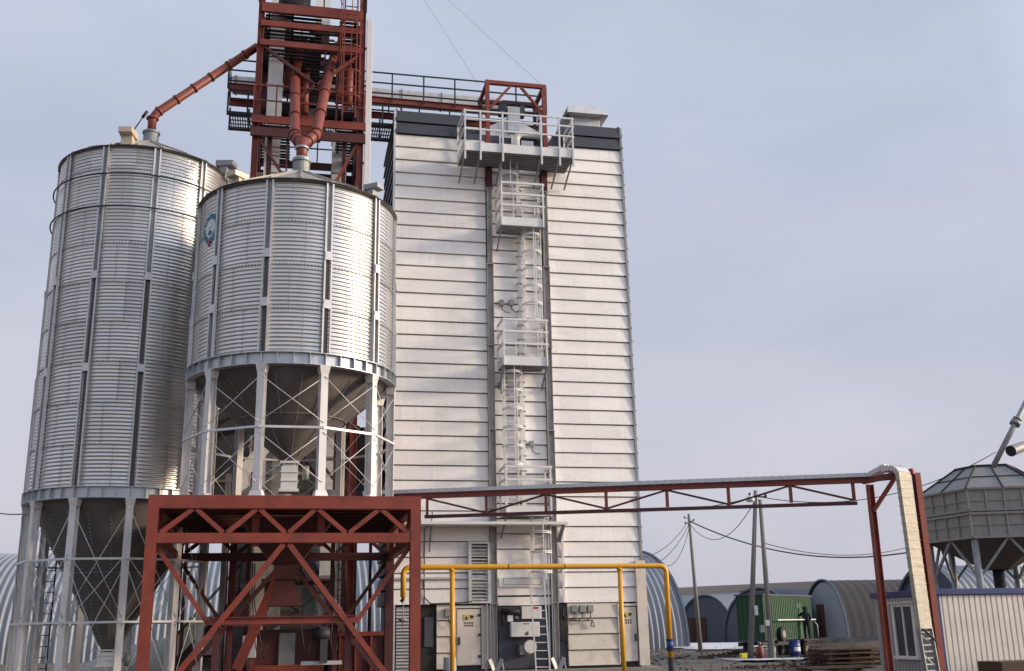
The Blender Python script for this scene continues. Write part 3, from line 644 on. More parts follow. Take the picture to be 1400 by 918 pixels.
    # railings
    for z, ym in ((lv[0][0]+.17, Y0-.12), (lv[3][0]+.13, Y0-.12), (lv[3][0]+.13, Y1+.12), (lv[0][0]+.17, Y1+.1)):
        mb = MB(); n = 5
        for i in range(n+1):
            x = XL-.1+(XR-XL+.2)*i/n; mb.bar((x, ym, z), (x, ym, z+1.1), .045)
        for k in (.55, 1.1): mb.bar((XL-.1, ym, z+k), (XR+.1, ym, z+k), .04)
        mb.build('railing', RED if z < 20 else BLACK, r)
    for x in (XL-.1, XR+.1):
        for z in (lv[0][0]+.17, lv[3][0]+.13):
            mb = MB()
            for i in range(1, 4): y = Y0+i*.8; mb.bar((x, y, z), (x, y, z+1.1), .04)
            for k in (.55, 1.1): mb.bar((x, Y0, z+k), (x, Y1, z+k), .04)
            mb.build('railing', REDD, r)
    # ladder with cage, right side; ladder lower left
    def ladder(x, y, z0, z1, m, cage=True, wd=.42):
        mb = MB()
        for s in (-wd/2, wd/2): mb.bar((x+s, y, z0), (x+s, y, z1), .05)
        z = z0+.2
        ld = mb.build('ladder', m, r)
        while z < z1: MB().bar((x-wd/2, y, z), (x+wd/2, y, z), .028).build('rung', m, ld); z += .3
        if cage:
            mb = MB(); z = z0+.5
            while z <= z1: mb.tube([(x+.36*math.sin(t), y-.3-.38*math.cos(t)+.02, z) for t in [R(-130+26*i) for i in range(11)]], .018, 5); z += .9
            for t in (-110, -55, 0, 55, 110): mb.bar((x+.36*math.sin(R(t)), y-.28-.38*math.cos(R(t)), z0+.4), (x+.36*math.sin(R(t)), y-.28-.38*math.cos(R(t)), z1), .025, .02)
            mb.build('ladder_cage', m, r)
    ladder(1.45, Y0-.35, lv[3][0]+.2, 23.2, RED); ladder(-.72, Y0+.05, 12.5, lv[4][0], REDD, False, .5)
    for x in (1.3, 1.7): MB().bar((x, Y0-.34, 19.3), (x, Y0, 19.3), .05).build('ladder_bracket', REDD, r)
    # motor and head housings on top
    MB().box(-1.2, -.5, 32.6, 34, 21.95, 23.2).build('head_housing', WHITE, r); MB().tube([(-.95, 32.2, 22.3), (.1, 32.2, 22.3)], .3, 14).build('drive_motor', BLACK, r); MB().box(.3, .8, 33, 34, 21.95, 23.4).build('head_housing', WHITE, r)
    return lv
LV = tower()
r = thing('bucket_elevator', (-.95, 33.0, 0), 'white square elevator leg running up inside the left of the red tower', 'elevator')
MB().box(-1.2, -.72, 32.5, 32.9, 4.9, 22.2).build('leg_casing', WHITE, r); mb = MB()
for i in range(14): z = 6+i*1.22; mb.box(-1.23, -.69, 32.47, 32.93, z, z+.05)
mb.build('casing_flange', GALVW, r)
r = thing('bucket_elevator', (1.3, 33.6, 0), 'pale grey square elevator leg inside the right of the red tower', 'elevator')
MB().box(1.02, 1.5, 33.6, 34.0, 0, 18.6).build('leg_casing', GALVW, r); mb = MB()
for i in range(15): z = 1+i*1.22; mb.box(.99, 1.53, 33.57, 34.03, z, z+.05)
mb.build('casing_flange', GALVD, r)
r = thing('white_cable_duct', (2.1, 31.9, 0), 'tall slim white cable duct rising along the right edge of the red tower', 'cable duct')
MB().box(2.0, 2.2, 31.8, 31.95, 8.5, at(500, 28, 31.9).z).build('duct_cover', WHITE, r, .01)
mb = MB()
for i in range(9): z = 9.5+i*1.4; mb.box(1.9, 2.0, 31.85, 31.93, z, z+.06)
mb.build('bracket', REDD, r)
# Y spout onto the squat silo
def spouts():
    r = thing('branched_spout', (0.1, 28, 14.6), 'red two-armed pipe spout joining into the roof collar of the squat silo', 'spout')
    j = V((0, 28.0, 15.35)); rp = .155
    def flange(mb, p, d, rr=.195): d = V(d).normalized(); mb.tube([V(p)-d*.03, V(p)+d*.03], rr, 14)
    mb = MB(); mb.tube([(0, 28, 14.62), j], rp, 16); mb.build('outlet_pipe', REDP, r)
    a = at(403, 186, 28.9); b = at(404, 105, 32.2); b2 = at(410, 60, 33.4)
    c = at(432, 184, 28.9); d = at(450, 98, 32.2); d2 = at(462, 62, 33.4)
    for nm, pts in (('left_arm', [j-V((0, 0, .2)), a, b, b2]), ('right_arm', [j-V((0, 0, .2)), c, d, d2])):
        mb = MB(); mb.tube(pts, rp, 16); L = pts[2]-pts[1]
        for t in (.02, .3, .62, .96): flange(mb, pts[1]+L*t, L)
        for t in (.35, .75): flange(mb, pts[0]+(pts[1]-pts[0])*t, pts[1]-pts[0])
        mb.build('spout_arm', REDP, r)
    for zf, rf_ in ((14.7, .24), (15.05, .2)): mb = MB(); flange(mb, (0, 28, zf), (0, 0, 1), rf_); mb.build('pipe_flange', GALV, r)
    r = thing('long_spout_pipe', (-4.68, 32, 17.2), 'long straight red spout pipe sloping from the tower down to the tall left silo', 'spout')
    p = [V((-4.68, 32, 17.05)), V((-4.68, 32, 17.6)), V((-4.53, 32, 17.85)), at(352, 64, 32.4)]
    mb = MB(); mb.tube(p, .135, 14); L = p[3]-p[2]
    for t in (.01, .18, .35, .52, .7, .87): flange(mb, p[2]+L*t, L, .165)
    flange(mb, p[0], (0, 0, 1), .2); flange(mb, p[1], (0, 0, 1), .19); mb.build('pipe', REDP, r)
spouts()

# ------------------------------------------------------------------ conveyor bridge from tower to dryer
def bridge():
    r = thing('conveyor_bridge', (3, 35.3, 20), 'elevated red steel walkway bridge with black railings joining tower and dryer roof', 'bridge')
    xa, xb = -2.65, 8.95; ya, yb = 34.9, 36.1; zd = 20.42
    for y in (ya, yb): MB().ibeam((xa, y, zd+.1), (xb-2.2 if y == ya else xb, y, zd+.0), .12, .24, .02).build('girder', RED, r)
    for y, z in ((ya, 18.98+.5), (yb, 18.98+.5)): MB().box(xa, 3.6, y-.05, y+.05, z-.06, z+.06).build('lower_chord', BLACK, r)
    i = 0; x = xa
    while x < 3.5:
        for y in (ya, yb): MB().box(x, x+.06, y-.03, y+.03, 19.54, zd-.12).build('hanger', BLACK, r)
        x += .68
    MB().box(xa, xb, ya+.07, ya+.42, zd+.1, zd+.13).build('walkway_floor', GRATE, r)
    mb = MB()
    for k in range(74): x = xa+.1+k*.084; mb.box(x, x+.04, ya, yb, 19.44, 19.47)
    for q in range(4): mb.box(xa+.1, 3.6, ya+.1+q*.3, ya+.14+q*.3, 19.41, 19.445)
    mb.build('underside_slats', GALVD, r)
    n = 10
    for y in (ya-.06, yb+.06):
        mb = MB()
        for i in range(n+1): x = xa+(xb-xa)*i/n; mb.bar((x, y, zd), (x, y, zd+1.13), .05)
        for k in (.3, .72, 1.13): mb.bar((xa, y, zd+k), (xb, y, zd+k), .045)
        mb.build('railing', BLACK, r)
    for x in (xa, xb):
        mb = MB()
        for k in (.3, .72, 1.13): mb.bar((x, ya, zd+k), (x, yb, zd+k), .04)
        mb.build('end_railing', BLACK, r)
    r = thing('chain_conveyor', (3, 35.7, 20.3), 'long pale grey chain conveyor trough lying on the red walkway bridge', 'conveyor')
    MB().box(xa+.1, 7.4, 35.45, 35.85, 20.72, 21.25).build('trough', GALVW, r); mb = MB(); x = xa+.2
    while x < 7.3: mb.box(x, x+.04, 35.42, 35.88, 20.69, 21.28); x += 1.5
    mb.build('trough_flange', GALVD, r)
bridge()

# ------------------------------------------------------------------ grain dryer
FY = 34.0; XA, XB = 3.2, 11.5; Z0, ZT = 2.55, 18.7; NC = 33; CH = (ZT-Z0)/NC
def siding(x0, x1, z0, n, ch, y=FY, d=.055, face='y', gap=.036):
    mb = MB()
    for k in range(n):
        za, zb_ = z0+k*ch+gap, z0+(k+1)*ch
        mb.prismx([(y-d, za), (y-d*.1, zb_), (y+.075, zb_+gap*.6), (y+.08, za+.0), (y-d+.02, za+.03)], x0, x1)
    return mb
# each course of sheets has weathered a little differently
def course_tint(m):
    t = m.node_tree; p = t.nodes['Principled BSDF']; c = t.nodes.new('ShaderNodeTexCoord'); sx = t.nodes.new('ShaderNodeSeparateXYZ'); t.links.new(c.outputs['Object'], sx.inputs[0])
    def ma(op, a, b):
        n = t.nodes.new('ShaderNodeMath'); n.operation = op; t.links.new(a, n.inputs[0]); n.inputs[1].default_value = b; return n.outputs[0]
    fz = ma('FLOOR', ma('DIVIDE', ma('SUBTRACT', sx.outputs['Z'], 2.56), (18.7-2.55)/33), 0); fx = ma('FLOOR', ma('DIVIDE', ma('ADD', sx.outputs['X'], 20.93), 1.07), 0)
    cb = t.nodes.new('ShaderNodeCombineXYZ'); t.links.new(fz, cb.inputs[0]); t.links.new(fx, cb.inputs[1])
    w_ = t.nodes.new('ShaderNodeTexWhiteNoise'); w_.noise_dimensions = '3D'; t.links.new(cb.outputs[0], w_.inputs['Vector'])
    r_ = t.nodes.new('ShaderNodeMapRange'); r_.inputs['To Min'].default_value = .93; r_.inputs['To Max'].default_value = 1.02; t.links.new(w_.outputs['Value'], r_.inputs['Value'])
    # fine vertical run marks left by rain and dust
    g = t.nodes.new('ShaderNodeMapping'); g.inputs['Scale'].default_value = (5, 1, .35); t.links.new(c.outputs['Object'], g.inputs[0])
    n2 = t.nodes.new('ShaderNodeTexNoise'); n2.inputs['Scale'].default_value = 2.2; n2.inputs['Detail'].default_value = 8; n2.inputs['Roughness'].default_value = .75; t.links.new(g.outputs[0], n2.inputs['Vector'])
    r2 = t.nodes.new('ShaderNodeMapRange'); r2.inputs['From Min'].default_value = .52; r2.inputs['From Max'].default_value = .78; r2.inputs['To Min'].default_value = 1; r2.inputs['To Max'].default_value = .86; t.links.new(n2.outputs['Fac'], r2.inputs['Value'])
    mu = t.nodes.new('ShaderNodeMath'); mu.operation = 'MULTIPLY'; t.links.new(r_.outputs[0], mu.inputs[0]); t.links.new(r2.outputs[0], mu.inputs[1])
    x = t.nodes.new('ShaderNodeVectorMath'); x.operation = 'SCALE'; t.links.new(p.inputs['Base Color'].links[0].from_socket, x.inputs[0]); t.links.new(mu.outputs[0], x.inputs['Scale']); t.links.new(x.outputs[0], p.inputs['Base Color'])
course_tint(CREAM)
def dryer():
    r = thing('grain_dryer', ((XA+XB)/2, 36, 0), 'tall white slatted grain dryer tower with dark blue-grey top band', 'grain dryer')
    def B(nm, m, x0, x1, y0, y1, z0, z1, p=r, bv=0): return MB().box(x0, x1, y0, y1, z0, z1).build(nm, m, p, bv)
    D = 38.0; bl, br = (6.42, 6.64), (8.42, 8.66)
    siding(XA+.0, bl[0]-.01, Z0, NC, CH).build('left_siding', CREAM, r)
    siding(bl[1]+.01, br[0]-.01, Z0+.25, NC-2, CH, FY+.03).build('centre_siding', CREAM, r)
    siding(br[1]+.01, XB, Z0, NC, CH).build('right_siding', CREAM, r)
    siding(XA, 5.74, ZT, 2, .46, FY-.03, .06).build('top_band', DARK, r); siding(9.32, XB+.04, ZT, 2, .46, FY-.03, .06).build('top_band', DARK, r)
    # side wall, dark, with the same lap
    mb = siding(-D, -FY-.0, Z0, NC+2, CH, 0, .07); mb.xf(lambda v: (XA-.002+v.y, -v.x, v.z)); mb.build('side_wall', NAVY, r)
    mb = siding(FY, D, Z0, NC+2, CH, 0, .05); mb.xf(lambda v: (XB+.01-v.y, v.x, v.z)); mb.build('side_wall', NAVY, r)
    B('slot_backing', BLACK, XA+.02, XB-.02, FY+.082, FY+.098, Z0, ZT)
    mb = MB()
    for k in range(NC):
        for x0_, x1_ in ((XA+.25, 6.3), (8.8, 11.4)):
            x = x0_
            while x < x1_: mb.box(x, x+.018, FY-.06, FY-.03, Z0+k*CH+.085, Z0+k*CH+.103); x += .267
    tag(mb.build('siding_screws', GALVW, r), kind='stuff')
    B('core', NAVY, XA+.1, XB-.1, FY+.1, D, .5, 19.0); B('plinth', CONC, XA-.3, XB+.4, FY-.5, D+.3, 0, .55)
    # parapet above the core
    B('roof_slab', DARK, XA+.05, XB-.05, FY+.9, D, 19.001, 19.45); B('parapet', DARK, XA+.05, 5.7, FY+.06, FY+.2, 18.72, 19.6); B('parapet', DARK, 9.35, XB-.02, FY+.06, FY+.2, 18.72, 19.6)
    MB().add([(5.6, FY+.1, 18.7), (5.74, FY+.1, 19.62), (5.74, FY+1, 19.62), (5.6, FY+1, 18.7)], [(0, 1, 2, 3)]) 
    # recessed top middle: dark wall, white gable and arched duct
    B('recess_wall', DARK, 5.75, 9.3, FY+.35, FY+.5, 18.45, 19.35)
    MB().prism([(6.3, 18.9), (8.6, 18.9), (8.6, 19.25), (7.5, 19.85), (6.3, 19.25)], FY+.2, FY+.3).build('gable_cover', GALVW, r)
    B('head_box', GALVW, 7.3, 7.75, FY+.05, FY+.35, 19.2, 20.2); B('head_box_side', DARK, 7.0, 7.28, FY+.1, FY+.4, 19.9, 20.3); B('head_box_side', DARK, 7.77, 7.95, FY+.1, FY+.4, 19.9, 20.3)
    MB().tube([(7.55, FY-.1, 18.0), (7.55, FY-.1, 18.85), (7.7, FY-.1, 19.05), (8.6, FY-.1, 19.05), (8.8, FY-.1, 18.9)], .13, 12).build('arched_duct', WHITE, r)
    B('dust_box', GALVW, 7.75, 8.2, FY-.08, FY+.3, 18.1, 18.8); B('dust_box', BLACK, 8.25, 8.75, FY-.02, FY+.3, 18.15, 18.8)
    # dark tapering cowl and exhaust box on the roof
    MB().add([(9.1, FY+.2, 18.75), (9.65, FY+.2, 18.75), (9.65, FY+1.2, 18.75), (9.1, FY+1.2, 18.75), (9.75, FY+.9, 20.75), (9.82, FY+.9, 20.75), (9.82, FY+1.9, 20.75), (9.75, FY+1.9, 20.75)],
             [(3, 2, 1, 0), (4, 5, 6, 7), (0, 1, 5, 4), (1, 2, 6, 5), (2, 3, 7, 6), (3, 0, 4, 7)]).build('cowl', DARK, r)
    e = B('exhaust_box', GALVW, 9.85, 11.05, 34.9, 36.3, 19.4, 20.45, bv=.01)
    MB().add([(9.7, 34.55, 20.45), (11.3, 34.55, 20.45), (11.3, 36.5, 20.45), (9.7, 36.5, 20.45), (9.8, 34.75, 20.85), (11.0, 34.75, 20.85), (11.0, 36.3, 20.85), (9.8, 36.3, 20.85)],
             [(3, 2, 1, 0), (4, 5, 6, 7), (0, 1, 5, 4), (1, 2, 6, 5), (2, 3, 7, 6), (3, 0, 4, 7)]).build('exhaust_hood', GALVW, e)
    B('switch', BLACK, 10.75, 10.9, 34.8, 34.9, 19.6, 19.8)
    # vertical columns on the facade: red stubs on top, grey sections below
    for (a, b_) in (bl, br):
        c = (a+b_)/2; y = FY-.06
        MB().ibeam((c, y, 16.85), (c, y, 18.2), .22, .2, .02, (0, 1, 0)).build('red_bracket', REDD, r)
        cuts = [.56, 2.6, 5.6, 8.2, 11.1, 14.0, 16.84]
        for i in range(6):
            mb = MB(); z0, z1 = cuts[i], cuts[i+1]-.02
            if i in (0, 5): mb.ibeam((c, y, z0), (c, y, z1), .2, .16, .014, (1, 0, 0))
            elif i in (1, 3): mb.box(c-.11, c+.11, y+.05, y+.07, z0, z1); mb.box(c-.11, c-.095, y-.07, y+.05, z0, z1); mb.box(c+.095, c+.11, y-.07, y+.05, z0, z1)
            else: mb.box(c-.11, c-.095, y-.1, y+.07, z0, z1); mb.box(c-.095, c+.1, y+.04, y+.06, z0, z1); mb.box(c+.1, c+.115, y-.1, y+.07, z0, z1)
            mb.box(c-.14, c+.14, y-.1, y+.08, z1, z1+.018); mb.build('facade_column', COLM, r)
        mb = MB()
        for s in (-.09, -.16): mb.bar((c+s*1.6+.02, y-.07, .7), (c+s*1.6+.02, y-.07, 3.6), .03)
        for s in (-1, 1): mb.bar((c+s*.05, y-.1, .56), (c+s*.2, y-.16, .9), .05, .12); mb.bar((c+s*.28, y-.02, .56), (c+s*.24, y-.02, .8), .04)
        mb.build('column_foot', GALV, r)
    # edge trims with bolts at the right
    mb = MB().box(XB-.02, XB+.06, FY-.08, FY+.06, Z0+.2, 19.62)
    for i in range(34): mb.box(XB+.055, XB+.1, FY-.05, FY-.0, Z0+.45+i*.494, Z0+.52+i*.494)
    mb.build('corner_trim', GALVD, r)
    MB().box(XA-.05, XA+.03, FY-.07, FY+.05, Z0, 19.62).build('corner_trim', GALVW, r)
    # ---- lower storey
    B('lower_panel', CREAML, 11.28, 11.62, FY-.14, FY+.05, .6, 3.9); 
    siding(4.7, 5.3, .6, 4, .49).build('lower_siding', CREAML, r); siding(8.95, 10.64, .6, 4, .49).build('lower_siding', CREAML, r)
    B('lower_panel', CREAML, 6.12, 6.42, FY-.03, FY+.08, .6, Z0-.004)
    B('dark_opening', VOIDM, 4.2, 4.68, FY+.04, FY+.09, .6, Z0-.004); B('hanging_cabinet', NAVY, 4.32, 4.6, FY+.0, FY+.04, 1.3, 2.2)
    # doors
    for x0, x1, lb in ((5.33, 6.1, None), (10.67, 11.26, None)):
        d = B('door', CREAML, x0, x1, FY-.06, FY+.05, .72, 2.44, bv=.008)
        mb = MB(); t = .03
        mb.box(x0-.05, x1+.05, FY-.075, FY-.01, 2.46, 2.53); mb.box(x0-.05, x0-.015, FY-.075, FY-.01, .68, 2.46); mb.box(x1+.015, x1+.05, FY-.075, FY-.01, .68, 2.46); mb.build('frame', OFFW, d)
        mb = MB()
        for zz in (.72, 2.44): mb.box(x0, x1, FY-.066, FY-.058, zz-.012, zz+.012)
        for xx in (x0, x1): mb.box(xx-.012, xx+.012, FY-.066, FY-.058, .72, 2.44)
        mb.build('seal', BLACK, d)
        B('handle', BLACK, (x0+.05 if x0 < 8 else x1-.1), (x0+.1 if x0 < 8 else x1-.05), FY-.11, FY-.06, 1.35, 1.58, d)
        mb = MB(); hx = x1-.05 if x0 < 8 else x0+.03
        for zz in (.95, 1.6, 2.2): mb.box(hx-.03, hx+.03, FY-.09, FY-.06, zz, zz+.08)
        mb.build('hinge', BLACK, d)
        sx = x0+.22 if x0 < 8 else x0+.1; s = B('warning_sign', YSIGN, sx, sx+.17, FY-.072, FY-.06, 2.08, 2.26, d)
        MB().prism([(sx+.03, 2.11), (sx+.14, 2.11), (sx+.085, 2.22)], FY-.076, FY-.072).build('pictogram', BLACK, s)
        s = B('warning_sign', YSIGN, sx+.19, sx+.34, FY-.072, FY-.06, 2.12, 2.26, d); MB().tube([(sx+.265, FY-.078, 2.19), (sx+.265, FY-.07, 2.19)], .05, 12).build('pictogram', BLACK, s)
        for q in range(4):
            for zz in (1.98, 1.90): MB().box(sx+.02+q*.08, sx+.065+q*.08, FY-.068, FY-.06, zz, zz+.05).build('sign_mark', RUST, d)
    # louvre grille
    g_ = MB().box(5.70, 5.80, FY-.16, FY, 2.6, 4.52).box(6.33, 6.4, FY-.16, FY, 2.6, 4.52).box(5.8, 6.33, FY-.16, FY, 4.45, 4.52).box(5.8, 6.33, FY-.16, FY, 2.6, 2.66).build('louvre', GALVW, r)
    MB().box(5.8, 6.33, FY-.03, FY-.005, 2.66, 4.45).build('louvre_back', VOIDM, g_)
    for i in range(17): z = 2.7+i*.103; MB().add([(5.8, FY-.15, z), (6.33, FY-.15, z), (6.33, FY-.05, z+.06), (5.8, FY-.05, z+.06), (5.8, FY-.15, z+.012), (6.33, FY-.15, z+.012), (6.33, FY-.05, z+.072), (5.8, FY-.05, z+.072)], [(3, 2, 1, 0), (4, 5, 6, 7), (0, 1, 5, 4), (1, 2, 6, 5), (2, 3, 7, 6), (3, 0, 4, 7)]).build('slat', GALVW, g_)
    # burner bay between the columns
    B('burner_bay', NAVY, 6.68, 8.38, FY+.0, FY+.08, .6, 2.5); B('bay_header', CREAM, 6.66, 8.4, FY-.05, FY+.02, 2.52, 2.78)
    B('bay_header', CREAM, 6.7, 8.36, FY-.06, FY+.01, 3.1, 3.4); 
    mb = MB(); 
    for a_ in ((6.85, 8.1, 3.16, 3.17), (6.85, 8.1, 3.36, 3.37)): mb.box(a_[0], a_[1], FY-.066, FY-.06, a_[2], a_[3])
    mb.box(6.85, 6.86, FY-.066, FY-.06, 3.17, 3.36); mb.box(8.09, 8.1, FY-.066, FY-.06, 3.17, 3.36); mb.build('hatch_seam', BLACK, r)
    B('control_box', WHITE, 7.4, 8.05, FY-.2, FY-.02, 2.1, 2.48, bv=.01); B('red_label', REDS, 7.75, 7.95, FY-.21, FY-.2, 2.4, 2.46)
    B('control_box', WHITE, 6.95, 7.13, FY-.12, FY-.01, 2.02, 2.22, bv=.01); B('control_box', GALVD, 7.2, 7.33, FY-.12, FY-.01, 2.1, 2.2, bv=.01)
    B('burner_cover', WHITE, 7.02, 7.95, FY-.3, FY-.02, 1.55, 2.0, bv=.02); mb = MB()
    for q in range(4): mb.box(7.42+q*.05, 7.45+q*.05, FY-.306, FY-.3, 1.93, 1.965)
    mb.box(7.48, 7.52, FY-.306, FY-.3, 1.6, 1.68); mb.box(7.54, 7.58, FY-.306, FY-.3, 1.6, 1.72); mb.build('cover_marks', BLACK, r)
    B('burner_fan', GALVD, 7.28, 7.62, FY-.35, FY-.02, 1.0, 1.3, bv=.02); MB().tube([(7.62, FY-.4, 1.25), (7.62, FY-.1, 1.25)], .2, 14).build('burner_fan_cover', WHITE, r)
    MB().tube([(6.75, FY-.12, 2.36), (7.35, FY-.12, 2.32)], .09, 12).build('gas_train', BLACK, r); MB().tube([(6.8, FY-.1, 2.4), (6.8, FY-.1, 1.9)], .03, 8).build('gas_train', BLACK, r)
    # white eaves canopy strip across the facade
    B('canopy_ledge', WHITE, 3.4, 8.82, 33.1, FY-.06, 5.0, 5.09)
    MB().bar((8.72, 33.3, 4.98), (8.72, FY-.06, 4.55), .08, .1, (1, 0, 0)).build('canopy_bracket', GALVD, r)
    B('conduit', WHITE, 8.78, 8.86, FY-.14, FY-.06, 2.6, 4.95)
    mb = MB(); mb.tube([(4.3, FY-.06, 2.56), (4.3, FY-.06, 4.9), (4.4, FY-.2, 5.0), (4.55, FY-.2, 5.0)], .02, 6); mb.tube([(4.55, FY-.1, 5.5), (4.45, FY-.1, 4.2)], .02, 6); mb.build('conduit', GALVD, r)
    # junction boxes with cables
    for i, x in enumerate((9.05, 9.33, 9.6)):
        j = B('junction_box', GALVD, x, x+.2, FY-.14, FY-.04, 2.28, 2.5, bv=.01)
        MB().tube([(x+.1, FY-.1, 2.28), (x+.08, FY-.12, 2.12), (x-.05, FY-.12, 2.02), (x-.3, FY-.12, 2.0)], .014, 6).build('cable', BLACK, j)
    MB().tube([(8.78, FY-.16, 2.4), (8.74, FY-.18, 2.2), (8.86, FY-.18, 2.1), (9.3, FY-.14, 2.0), (9.75, FY-.12, 2.02), (9.8, FY-.12, 1.82), (9.68, FY-.12, 1.85), (9.72, FY-.12, 1.98)], .018, 6).build('cable', BLACK, r)
    for k in range(4): MB().tube([(8.72+k*.03, FY-.12-k*.01, 2.45), (8.68+k*.06, FY-.12, 1.7), (8.7+k*.05, FY-.12, 1.45-.03*k), (8.84+k*.02, FY-.12, 1.42), (8.92, FY-.12, 1.8), (8.86, FY-.12, 2.1)], .02, 6).build('cable', BLACK, r)
    j = B('junction_box', GALVD, 4.95, 5.18, FY-.14, FY-.04, 2.2, 2.45, bv=.01)
    MB().tube([(5.05, FY-.1, 2.2), (5.07, FY-.12, 2.05), (5.2, FY-.12, 1.9)], .016, 6).build('cable', BLACK, j)
    MB().tube([(4.28, FY-.1, 3.4), (4.3, FY-.1, 2.8), (4.5, FY-.1, 2.6), (5.5, FY-.1, 2.62), (5.8, FY-.2, 2.66)], .018, 6).build('cable', BLACK, r)
    # motors / boxes on the wall beside the balconies
    for (px, py) in ((686, 414), (699, 414), (684, 527), (727, 607), (690, 520)):
        p = at(px, py, FY-.1); j = B('junction_box', GALVD, p.x-.08, p.x+.08, FY-.14, FY-.03, p.z-.1, p.z+.1, bv=.01)
        MB().tube([p+V((0, 0, -.1)), p+V((.02, 0, -.25)), p+V((.12, 0, -.33)), p+V((.3, .02, -.33))], .014, 6).build('cable', BLACK, j)
    # rows of rub marks / streaks
    # grille and dark opening at lower left
    g2 = B('side_grille', GALVD, 3.42, 4.05, FY-.3, FY-.05, .55, 2.5)
    for i in range(19): z = .62+i*.098; MB().box(3.4, 4.07, FY-.36, FY-.3, z, z+.045).build('slat', GALVW, g2)
    B('grille_post', GALVW, 3.26, 3.36, FY-.38, FY-.25, .55, 2.6)
    # trims beneath canopy
    B('ledge_trim', GALVW, 3.3, 6.4, FY-.12, FY-.045, 3.36, 3.42)
    return r
DR = dryer()

def railing(mb, pts, h, ks, t=.05):
    for i in range(len(pts)-1):
        a, b = V(pts[i]), V(pts[i+1])
        for k in ks: mb.bar(a+V((0, 0, h*k)), b+V((0, 0, h*k)), t, t)
# top service platform
def platform():
    r = thing('service_platform', (7.4, 33.2, 17.7), 'wide galvanised service platform with railing across the dryer top', 'platform')
    x0, x1, y0, y1, z = 5.42, 9.32, 32.6, 33.88, 17.72
    mb = MB()
    for i in range(44): x = x0+.03+i*(x1-x0)/44; mb.box(x, x+.055, y0+.02, y1, z-.05, z)
    for i in range(8): y = y0+.05+i*.17; mb.box(x0, x1, y, y+.05, z-.12, z-.051)
    mb.build('floor_grating', GRATE, r)
    MB().box(x0, x1, y0-.02, y0, z-.1, z+.22).build('toe_board', WHITE, r); MB().box(x0-.02, x0, y0, y1, z-.1, z+.22).build('toe_board', GALVW, r); MB().box(x1, x1+.02, y0, y1, z-.1, z+.22).build('toe_board', GALVW, r)
    for x in (x0+.04, 6.0, 6.78, 8.15, 8.8, x1-.04):
        MB().box(x-.03, x+.03, y0-.08, y0-.02, z-.45, z+1.42).build('railing_post', GALVW, r)
        MB().bar((x, y0+.0, z-.12), (x, FY-.1, z-.75), .05).build('bracket', GALVD, r)
    mb = MB(); railing(mb, [(x0, y1, z), (x0, y0-.05, z), (x1, y0-.05, z), (x1, y1, z)], 1.38, (.5, .78, 1)); mb.build('handrail', WHITE, r)
    for x in (x0, x1): MB().box(x-.03, x+.03, y1-.06, y1, z, z+1.4).build('railing_post', GALVW, r)
platform()
def balcony():
    x0, x1, y0, y1, z = 6.76, 8.28, 33.0, 33.86, 15.2
    r = thing('balcony', (7.5, 33.4, z), 'uppermost small galvanised balcony on the dryer front', 'balcony', 'small ladder balconies on the dryer front')
    mb = MB()
    for i in range(18): x = x0+.02+i*(x1-x0)/18; mb.box(x, x+.055, y0+.02, y1, z-.04, z)
    for i in range(4): y = y0+.15+i*.16; mb.box(x0, x1, y, y+.03, z-.06, z-.041)
    mb.box(x0, x1, y0, y0+.05, z-.1, z-.041); mb.box(x0, x1, y1-.08, y1-.03, z-.1, z-.041); mb.build('floor_grating', GRATE, r)
    MB().box(x0, x1, y0-.02, y0, z-.08, z+.22).build('toe_board', WHITE, r); MB().box(x0-.02, x0, y0, y1, z-.08, z+.2).build('toe_board', GALVW, r)
    for x in (x0+.03, x1-.03): MB().box(x-.025, x+.025, y0-.07, y0-.02, z-.1, z+1.5).build('railing_post', WHITE, r)
    for x in (x0+.03, x1-.03): MB().bar((x, y0+.02, z-.1), (x, FY-.05, z-.7), .045).build('bracket', GALVD, r)
    mb = MB(); railing(mb, [(x0, y1, z), (x0, y0-.045, z), (x1, y0-.045, z), (x1, y1, z)], 1.48, (.44, .72, 1), .065); mb.build('handrail', WHITE, r)
    for x in (x0, x1): MB().box(x-.025, x+.025, y1-.05, y1, z, z+1.5).build('railing_post', GALVW, r)
    return r
bal = balcony()
dup(bal, (7.5, 33.4, 15.2-4.93), 'middle small galvanised balcony on the dryer front'); dup(bal, (7.5, 33.4, 15.2-9.86), 'lowest small galvanised balcony, half hidden behind the red pipe bridge')
def caged_ladder(x, z0, z1, label, hoop0=2.1, ext=1.0):
    r = thing('caged_ladder', (x, FY-.3, z0), label, 'ladder', 'galvanised ladders on the dryer front'); y = FY-.22
    for s in (-.22, .22): MB().box(x+s-.02, x+s+.02, y-.03, y+.03, z0, z1+ext).build('rail', WHITE, r)
    z = z0+.25; mb = MB()
    while z < z1+ext: MB().bar((x-.22, y, z), (x+.22, y, z), .028).build('rung', WHITE, r); z += .28
    mb = MB(); z = z0+hoop0
    while z <= z1-.1: mb.tube([(x+.33*math.sin(t), y-.32-.36*math.cos(t), z) for t in [R(-125+25*i) for i in range(11)]], .02, 5); mb.tube([(x+.33*math.sin(t), y-.32-.36*math.cos(t), z+.05) for t in [R(-125+25*i) for i in range(11)]], .02, 5); z += .62
    for t in (-115, -60, 0, 60, 115): mb.bar((x+.33*math.sin(R(t)), y-.32-.36*math.cos(R(t)), z0+hoop0), (x+.33*math.sin(R(t)), y-.32-.36*math.cos(R(t)), z1+ext*.3), .03, .012)
    if hoop0 < 50: mb.build('safety_cage', WHITE, r)
caged_ladder(7.15, 15.2, 17.7, 'short caged ladder just under the wide top platform', 1.3, 1.2)
caged_ladder(7.92, 10.3, 15.2, 'caged ladder between the uppermost and the middle balcony', 1.5, 1.0)
